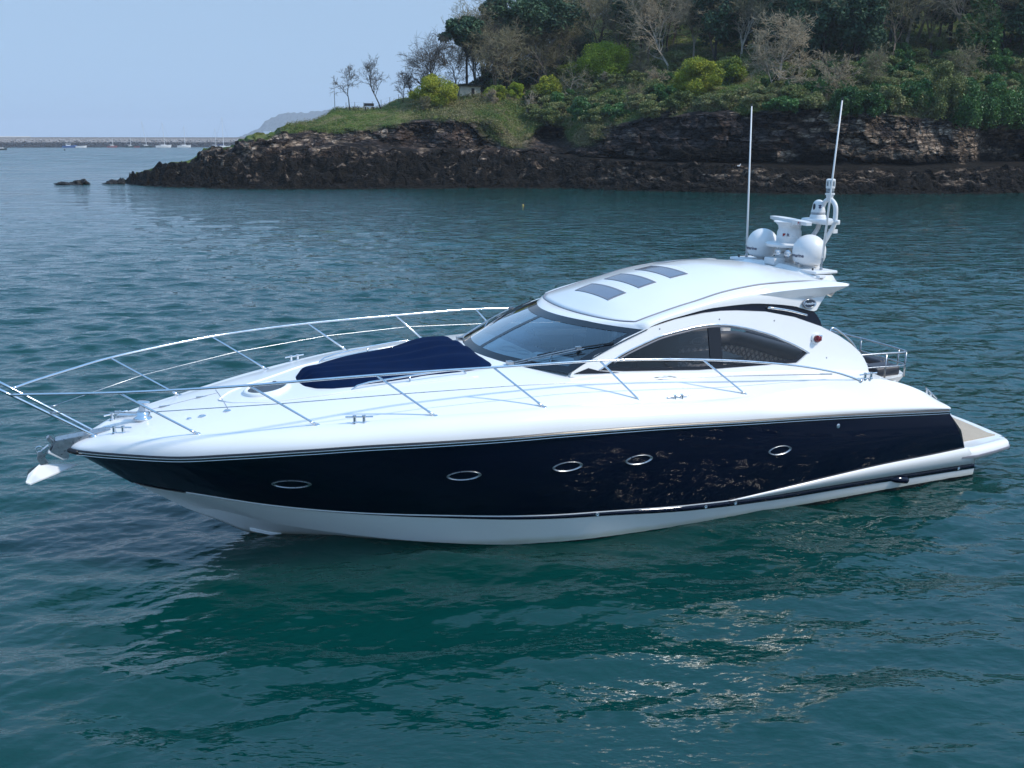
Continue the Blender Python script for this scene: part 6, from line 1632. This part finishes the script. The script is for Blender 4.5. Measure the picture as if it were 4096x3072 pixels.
# rocks awash off the point
M['wetrock'] = mat('wet_weedy_rock', (.012, .010, .008), .7, var=.4, vscale=2, bump=.8, bscale=4)
def rock(px, py, wpx, hm, seed, label):
    p = at_dist(px, py, float(water_dist(px, py))); W_ = wpx / 3950 * float(water_dist(px, py))
    bm = bmesh.new(); bmesh.ops.create_icosphere(bm, subdivisions=5, radius=1)
    co = np.array([v.co[:] for v in bm.verts]); d = 1 + .35 * fbm(co * 1.7 + seed, 4, seed) + .15 * fbm(co * 5 + seed, 2, seed)
    for v, k in zip(bm.verts, d): v.co = Vector((v.co.x * k * W_ / 2, v.co.y * k * W_ * .35, v.co.z * k * hm))
    me = bpy.data.meshes.new('rock'); bm.to_mesh(me); bm.free(); me.materials.append(M['wetrock'])
    o = bpy.data.objects.new('rock', me); COL.objects.link(o); o.location = (p[0], p[1], -.05); setp(o, label, 'rock')
rock(272, 738, 95, .45, 3, 'low black rock awash farthest off the point')
rock(330, 738, 50, .70, 5, 'humped end of the black rock awash off the point')
rock(452, 736, 60, .55, 4, 'small black rock awash nearest the point')
rock(484, 736, 28, .95, 6, 'upright black stone between the awash rock and the point')
# gulls
M['gullwhite'] = mat('gull_white', (.78, .78, .78), .7); M['gullgrey'] = mat('gull_grey', (.30, .32, .35), .7)
def gull(loc, yaw, label):
    e = empty('gull', loc, (0, 0, yaw), label=label, cat='gull')
    t = MB(); prof = [(-.26, .02, .05), (-.20, .05, .03), (-.08, .10, 0), (.05, .115, 0), (.15, .09, .03), (.20, .06, .10), (.22, .05, .17), (.25, .055, .22), (.29, .045, .235), (.32, .02, .22)]
    t.grid([[(x, r_ * cos(a) * .85, z + .12 + r_ * sin(a)) for a in np.linspace(0, 2 * pi, 13)[:-1]] for x, r_, z in prof], closed_v=True); t.build('body', M['gullwhite'], e, smooth=True)
    t = MB(); t.grid([[(x, s * y, z) for x, y, z in row] for s in (1, ) for row in ([(-.30, .03, .15), (-.1, .09, .21), (.1, .105, .20)], [(-.28, .06, .12), (-.1, .125, .13), (.1, .115, .13)])]); t.grid([[(x, -y, z) for x, y, z in row] for row in ([(-.30, .03, .15), (-.1, .09, .21), (.1, .105, .20)], [(-.28, .06, .12), (-.1, .125, .13), (.1, .115, .13)])]); t.build('wings', M['gullgrey'], e, smooth=True)
    t = MB(); t.tube([(.30, 0, .345), (.38, 0, .33)], [.016, .004], 6); t.build('beak', M['inkpale'], e)
g1 = at_dist(2288, 746, float(water_dist(2288, 746)) - 1.2); gull((g1[0], g1[1], -.02), R(150), 'white gull floating below the rock ledge, left of the pair')
g1 = at_dist(2377, 748, float(water_dist(2377, 748)) - 1.2); gull((g1[0], g1[1], -.02), R(170), 'white gull floating below the rock ledge, right of the pair')
p = hit(2955, 668); gull((p.x, p.y, p.z), R(30), 'white gull standing on the rock ledge behind the aerials')
b_ = at_dist(2092, 822, float(water_dist(2092, 822)))
M['buoyyellow'] = mat('faded_yellow', (.45, .30, .05), .6)
t = MB(); t.lathe([(.03, -.08), (.09, -.02), (.10, .03), (.05, .10), (.015, .14)], (0, 0, 0), 14); o = t.build('buoy', M['buoyyellow'], smooth=True); o.location = b_; setp(o, 'small yellow buoy on open water behind the yacht', 'buoy')

# ------------------------------------------------------------------ far side of the bay
def far_pt(px, py, D): return at_dist(px, py, D)
def breakwater():
    D = 1060.0; r = np.random.default_rng(9)
    xs = np.linspace(-2600, 1080, 2000); prof = [(0, -1), (2, .4), (7, 2.6), (12, 4.6), (16, 6.6), (18, 8.2), (19, 8.6)]
    tt = np.linspace(0, len(prof) - 1, 44); pb = np.interp(tt, range(len(prof)), [p[0] for p in prof]); pz = np.interp(tt, range(len(prof)), [p[1] for p in prof])
    XX, TT = np.meshgrid(xs, np.arange(44), indexing='ij'); az = np.arctan2((XX - 2048) / FPX, cp)
    d = D + pb[TT] + 40 * (1080 - XX) / 2000; P = np.stack([d * np.sin(az), d * np.cos(az), pz[TT]], 2).reshape(-1, 3)
    nb_ = fbm(P * np.array([.45, .45, .6]), 3, 3) * .8
    cell = hash3(np.floor(P[:, 0] / 1.6).astype(int), np.floor(P[:, 2] / 1.0).astype(int), np.floor(P[:, 1] / 2).astype(int), 4) - .5
    rough = np.clip((7.6 - P[:, 2]) / 1.0, 0, 1)
    P[:, 1] -= (nb_ + cell * 1.4) * rough; P[:, 2] += cell * .9 * rough
    k = 44; i = np.arange(len(xs) - 1)[:, None] * k; j = np.arange(k - 1)[None, :]; a = (i + j).ravel()
    F = np.stack([a, a + k, a + k + 1, a + 1], 1)
    m, nt, b = nmat('breakwater_stone')
    tc = nt.nodes.new('ShaderNodeTexCoord'); sx = nt.nodes.new('ShaderNodeSeparateXYZ'); nt.links.new(tc.outputs['Object'], sx.inputs[0])
    n = nt.nodes.new('ShaderNodeTexNoise'); n.inputs['Scale'].default_value = .8; n.inputs['Detail'].default_value = 5; nt.links.new(tc.outputs['Object'], n.inputs['Vector'])
    ad = nt.nodes.new('ShaderNodeMath'); ad.operation = 'MULTIPLY_ADD'; ad.inputs[1].default_value = 1.6; nt.links.new(n.outputs['Fac'], ad.inputs[0]); nt.links.new(sx.outputs['Z'], ad.inputs[2])
    mr = nt.nodes.new('ShaderNodeMapRange'); mr.inputs['From Min'].default_value = 5.0; mr.inputs['From Max'].default_value = 6.3; nt.links.new(ad.outputs[0], mr.inputs['Value'])
    r1 = nt.nodes.new('ShaderNodeValToRGB'); nt.links.new(n.outputs['Fac'], r1.inputs[0]); r1.color_ramp.elements[0].position = .3; r1.color_ramp.elements[0].color = (.12, .11, .11, 1); r1.color_ramp.elements[1].position = .7; r1.color_ramp.elements[1].color = (.30, .28, .27, 1)
    mx = nt.nodes.new('ShaderNodeMix'); mx.data_type = 'RGBA'; mx.inputs['A'].default_value = (.018, .018, .02, 1); nt.links.new(mr.outputs[0], mx.inputs['Factor']); nt.links.new(r1.outputs[0], mx.inputs['B'])
    nt.links.new(mx.outputs['Result'], b.inputs['Base Color']); b.inputs['Roughness'].default_value = .9
    e = empty('breakwater', (0, 0, 0), label='long stone breakwater across the bay with dark weed along its foot', cat='breakwater')
    mesh_np('rubble_slope', P, F, m, e, smooth=False)
    t = MB(); az = np.arctan2((xs[::20] - 2048) / FPX, cp); rows = []
    for db, z in ((18.5, 8.3), (18.5, 9.6), (24, 9.6), (25, -1)):
        rows.append([((D + db + 40 * (1080 - x) / 2000) * sin(a_), (D + db + 40 * (1080 - x) / 2000) * cos(a_), z) for x, a_ in zip(xs[::20], az)])
    t.grid(rows); t.build('parapet', mat('parapet_stone', (.26, .24, .23), .9, var=.1, vscale=.3), e)
    t = MB(); rows = []
    sel_ = [i for i, x in enumerate(xs[::20]) if x < 262]
    for db, z in ((19.0, 9.55), (19.0, 10.5), (20.5, 10.5), (20.5, 9.55)): rows.append([((D + db + 40 * (1080 - xs[::20][i]) / 2000) * sin(az[i]), (D + db + 40 * (1080 - xs[::20][i]) / 2000) * cos(az[i]), z) for i in sel_])
    t.grid(rows); t.build('white_wall', M['gelflat'], e)
breakwater()

def far_hill():
    xs = np.linspace(900, 1750, 260); top = pchip([900, 930, 960, 1000, 1045, 1062, 1100, 1140, 1200, 1290, 1400, 1600, 1750], [566, 560, 549, 530, 508, 488, 470, 455, 450, 444, 436, 430, 440])(xs)
    D = 5000.0; V = []; n = 50
    for j in range(n):
        q = j / (n - 1); py = 567 + (top - 567) * (q if q < .75 else .75 + (q - .75)); d = D + 460 * q
        if j == n - 1: pass
        V.append(at_dist(xs, 567 + (top - 567) * q, d + 0 * xs))
    back = V[-1].copy(); back[:, 1] += 300; back[:, 2] = -2; V[0][:, 2] = -2; V.append(back)
    P = np.stack(V, 1); nn = fbm(P.reshape(-1, 3) * .025, 4, 8).reshape(P.shape[:2]); nn2 = np.abs(vnoise(P.reshape(-1, 3) * .06, 18)).reshape(P.shape[:2])
    P[:, 2:-1, 2] += (nn * 5.0 + nn2 * 8.0)[:, 2:-1]
    k = P.shape[1]; i = np.arange(len(xs) - 1)[:, None] * k; j = np.arange(k - 1)[None, :]; a = (i + j).ravel()
    m = mat('wooded_far_hill', (.055, .055, .035), .95, col2=(.020, .024, .018), vscale=.03)
    o = mesh_np('distant_hills', P.reshape(-1, 3), np.stack([a, a + k, a + k + 1, a + 1], 1), m, smooth=False); setp(o, kind='structure')
    for i, (px, py, w, h, lb) in enumerate(((1070, 540, 26, 15, 'wide white building low on the hazy far hill'), (1047, 547, 10, 8, 'small white house at the foot of the hazy far hill'), (1100, 534, 14, 9, 'white house on the right slope of the hazy far hill'))):
        c = at_dist(px, py, 4950.0); e = empty('far_house', c, label=lb, cat='house'); s = 4950 / 3950
        t = MB(); t.box((0, 0, h * s / 2 - 2), (w * s, 20, h * s)); t.build('wall', M['gelflat'], e)
        t = MB(); t.prism([(-w * s / 2 - .5, h * s - 2), (w * s / 2 + .5, h * s - 2), (w * s * .4, h * s + 1), (-w * s * .4, h * s + 1)], -11, 11, lambda u, v, hh: (u, hh, v)); t.build('roof', M['midgrey'], e)
far_hill()

# moored boats
M['hull_white'] = M['gelflat']; M['hull_blue'] = mat('blue_hull', (.03, .09, .28), .4); M['hull_red'] = mat('faded_red_hull', (.20, .05, .05), .5); M['hull_dark'] = mat('dark_green_hull', (.015, .03, .025), .5); M['sailblue'] = mat('blue_sail_cover', (.02, .06, .25), .7); M['alloy'] = mat('alloy_spar', (.45, .46, .48), .4)
def moored(px, py, lpx, hullm, label, mast=None, mlean=0, cabin=True, boom=None, name='sailing_yacht', wheel=False):
    D = float(water_dist(px, py)); D = min(D, 1030); c = at_dist(px, py, D); c[2] = 0; s = D / 3950; L = lpx * s; B_ = L * .28; hgt = L * .10 + .3
    e = empty(name, c, (0, 0, R(8) + atan2(c[0], c[1]) * -1), label=label, cat='boat')
    t = MB(); st = []
    for q in np.linspace(0, 1, 14):
        w = B_ / 2 * (1 - abs(q * 2 - .85) ** 2.6 * .9) if q > .42 else B_ / 2 * (.72 + .28 * sin(q / .42 * pi / 2)); w = max(w, .03); sh = hgt * (1 + .35 * q * q)
        st.append([(-L / 2 + L * q, -w, sh), (-L / 2 + L * q * .96, -w * .8, 0), (-L / 2 + L * q * .94, 0, -.4), (-L / 2 + L * q * .96, w * .8, 0), (-L / 2 + L * q, w, sh), (-L / 2 + L * q, 0, sh + .08)])
    t.grid(st, closed_v=True); t.add(st[0], [tuple(range(6))]); t.build('hull', hullm, e)
    if wheel:
        t = MB(); t.box((-L * .08, 0, hgt + .9), (L * .3, B_ * .6, 1.9)); t.box((-L * .08, 0, hgt + 1.95), (L * .36, B_ * .7, .16)); t.build('wheelhouse', M['gelflat'], e)
        t = MB(); t.box((-L * .08, -B_ * .31, hgt + 1.25), (L * .24, .05, .55)); t.build('window', M['frit'], e)
    elif cabin:
        t = MB(); t.prism([(-L * .18, hgt), (L * .24, hgt * 1.15), (L * .14, hgt * 1.15 + .5), (-L * .16, hgt + .6)], -B_ * .28, B_ * .28, lambda u, v, h: (u, h, v)); t.build('cabin', M['gelflat'], e)
    if mast:
        H = (py - mast) * s; x0 = L * .08
        t = MB(); t.tube([(x0, 0, hgt), (x0 + mlean, 0, H)], [.2, .14], 6); t.build('mast', M['gelflat'], e)
        t = MB(); t.tube([(x0, 0, hgt + 1.3), (x0 - L * .36, 0, hgt + 1.35)], [.22, .16], 6); t.build('boom', boom or M['alloy'], e)
        t = MB(); t.tube([(x0 + mlean, 0, H * .98), (L * .49, 0, hgt * 1.4)], .05, 4); t.tube([(x0 + mlean, 0, H * .98), (-L * .49, 0, hgt)], .05, 4); t.build('stay', M['steel'], e)
    return e
moored(278, 588, 50, M['hull_blue'], 'blue fishing boat with a white wheelhouse by the breakwater', name='fishing_boat', wheel=True)
moored(325, 590, 38, M['hull_white'], 'small white open boat right behind the blue fishing boat', name='motor_boat', cabin=False)
moored(8, 600, 34, M['hull_dark'], 'low dark workboat cut by the left edge of the picture', name='motor_boat')
moored(449, 590, 36, M['hull_red'], 'small yacht with a pinkish hull and a short mast', mast=556)
moored(521, 590, 34, M['hull_dark'], 'dark green sloop left of the red-brown boat', mast=556)
moored(549, 590, 24, M['hull_red'], 'red-brown motor boat between two dark sloops', name='motor_boat', cabin=False)
moored(584, 590, 42, M['hull_dark'], 'dark sloop with a tall leaning mast', mast=497, mlean=-3)
moored(655, 589, 56, M['hull_white'], 'large white yacht with the brightest mast, middle of the anchorage', mast=500, mlean=-1)
moored(737, 589, 50, M['hull_white'], 'white ketch right of the large white yacht', mast=513)
moored(861, 592, 40, M['hull_blue'], 'blue yacht left of the white-hulled one with a blue sail cover', mast=522)
moored(890, 595, 62, M['hull_white'], 'white yacht with a blue sail cover and the tallest mast, near the rocks', mast=481, boom=M['sailblue'])
moored(932, 582, 32, M['hull_white'], 'white motor cruiser half hidden by the end of the rocks', name='motor_boat', wheel=False)
t = MB(); t.lathe([(.1, -.3), (.5, 0), (.5, .5), (.1, 1.2)], (0, 0, 0), 10); o = t.build('buoy', M['hull_dark'], smooth=True); o.location = at_dist(258, 602, float(water_dist(258, 602))); setp(o, 'tiny dark mooring buoy on open water below the fishing boat', 'buoy')

# ------------------------------------------------------------------ air
hz_ = MB(); hz_.box((0, 3500, 94), (13000, 12600, 194))
hm = bpy.data.materials.new('haze'); hm.use_nodes = True; hnt = hm.node_tree; hnt.nodes.clear()
ho_ = hnt.nodes.new('ShaderNodeOutputMaterial'); hv = hnt.nodes.new('ShaderNodeVolumePrincipled')
hv.inputs['Color'].default_value = (.80, .88, 1.0, 1); hv.inputs['Density'].default_value = .00017; hv.inputs['Anisotropy'].default_value = .0
hnt.links.new(hv.outputs[0], ho_.inputs['Volume'])
ho = hz_.build('haze', hm); setp(ho, kind='stuff')
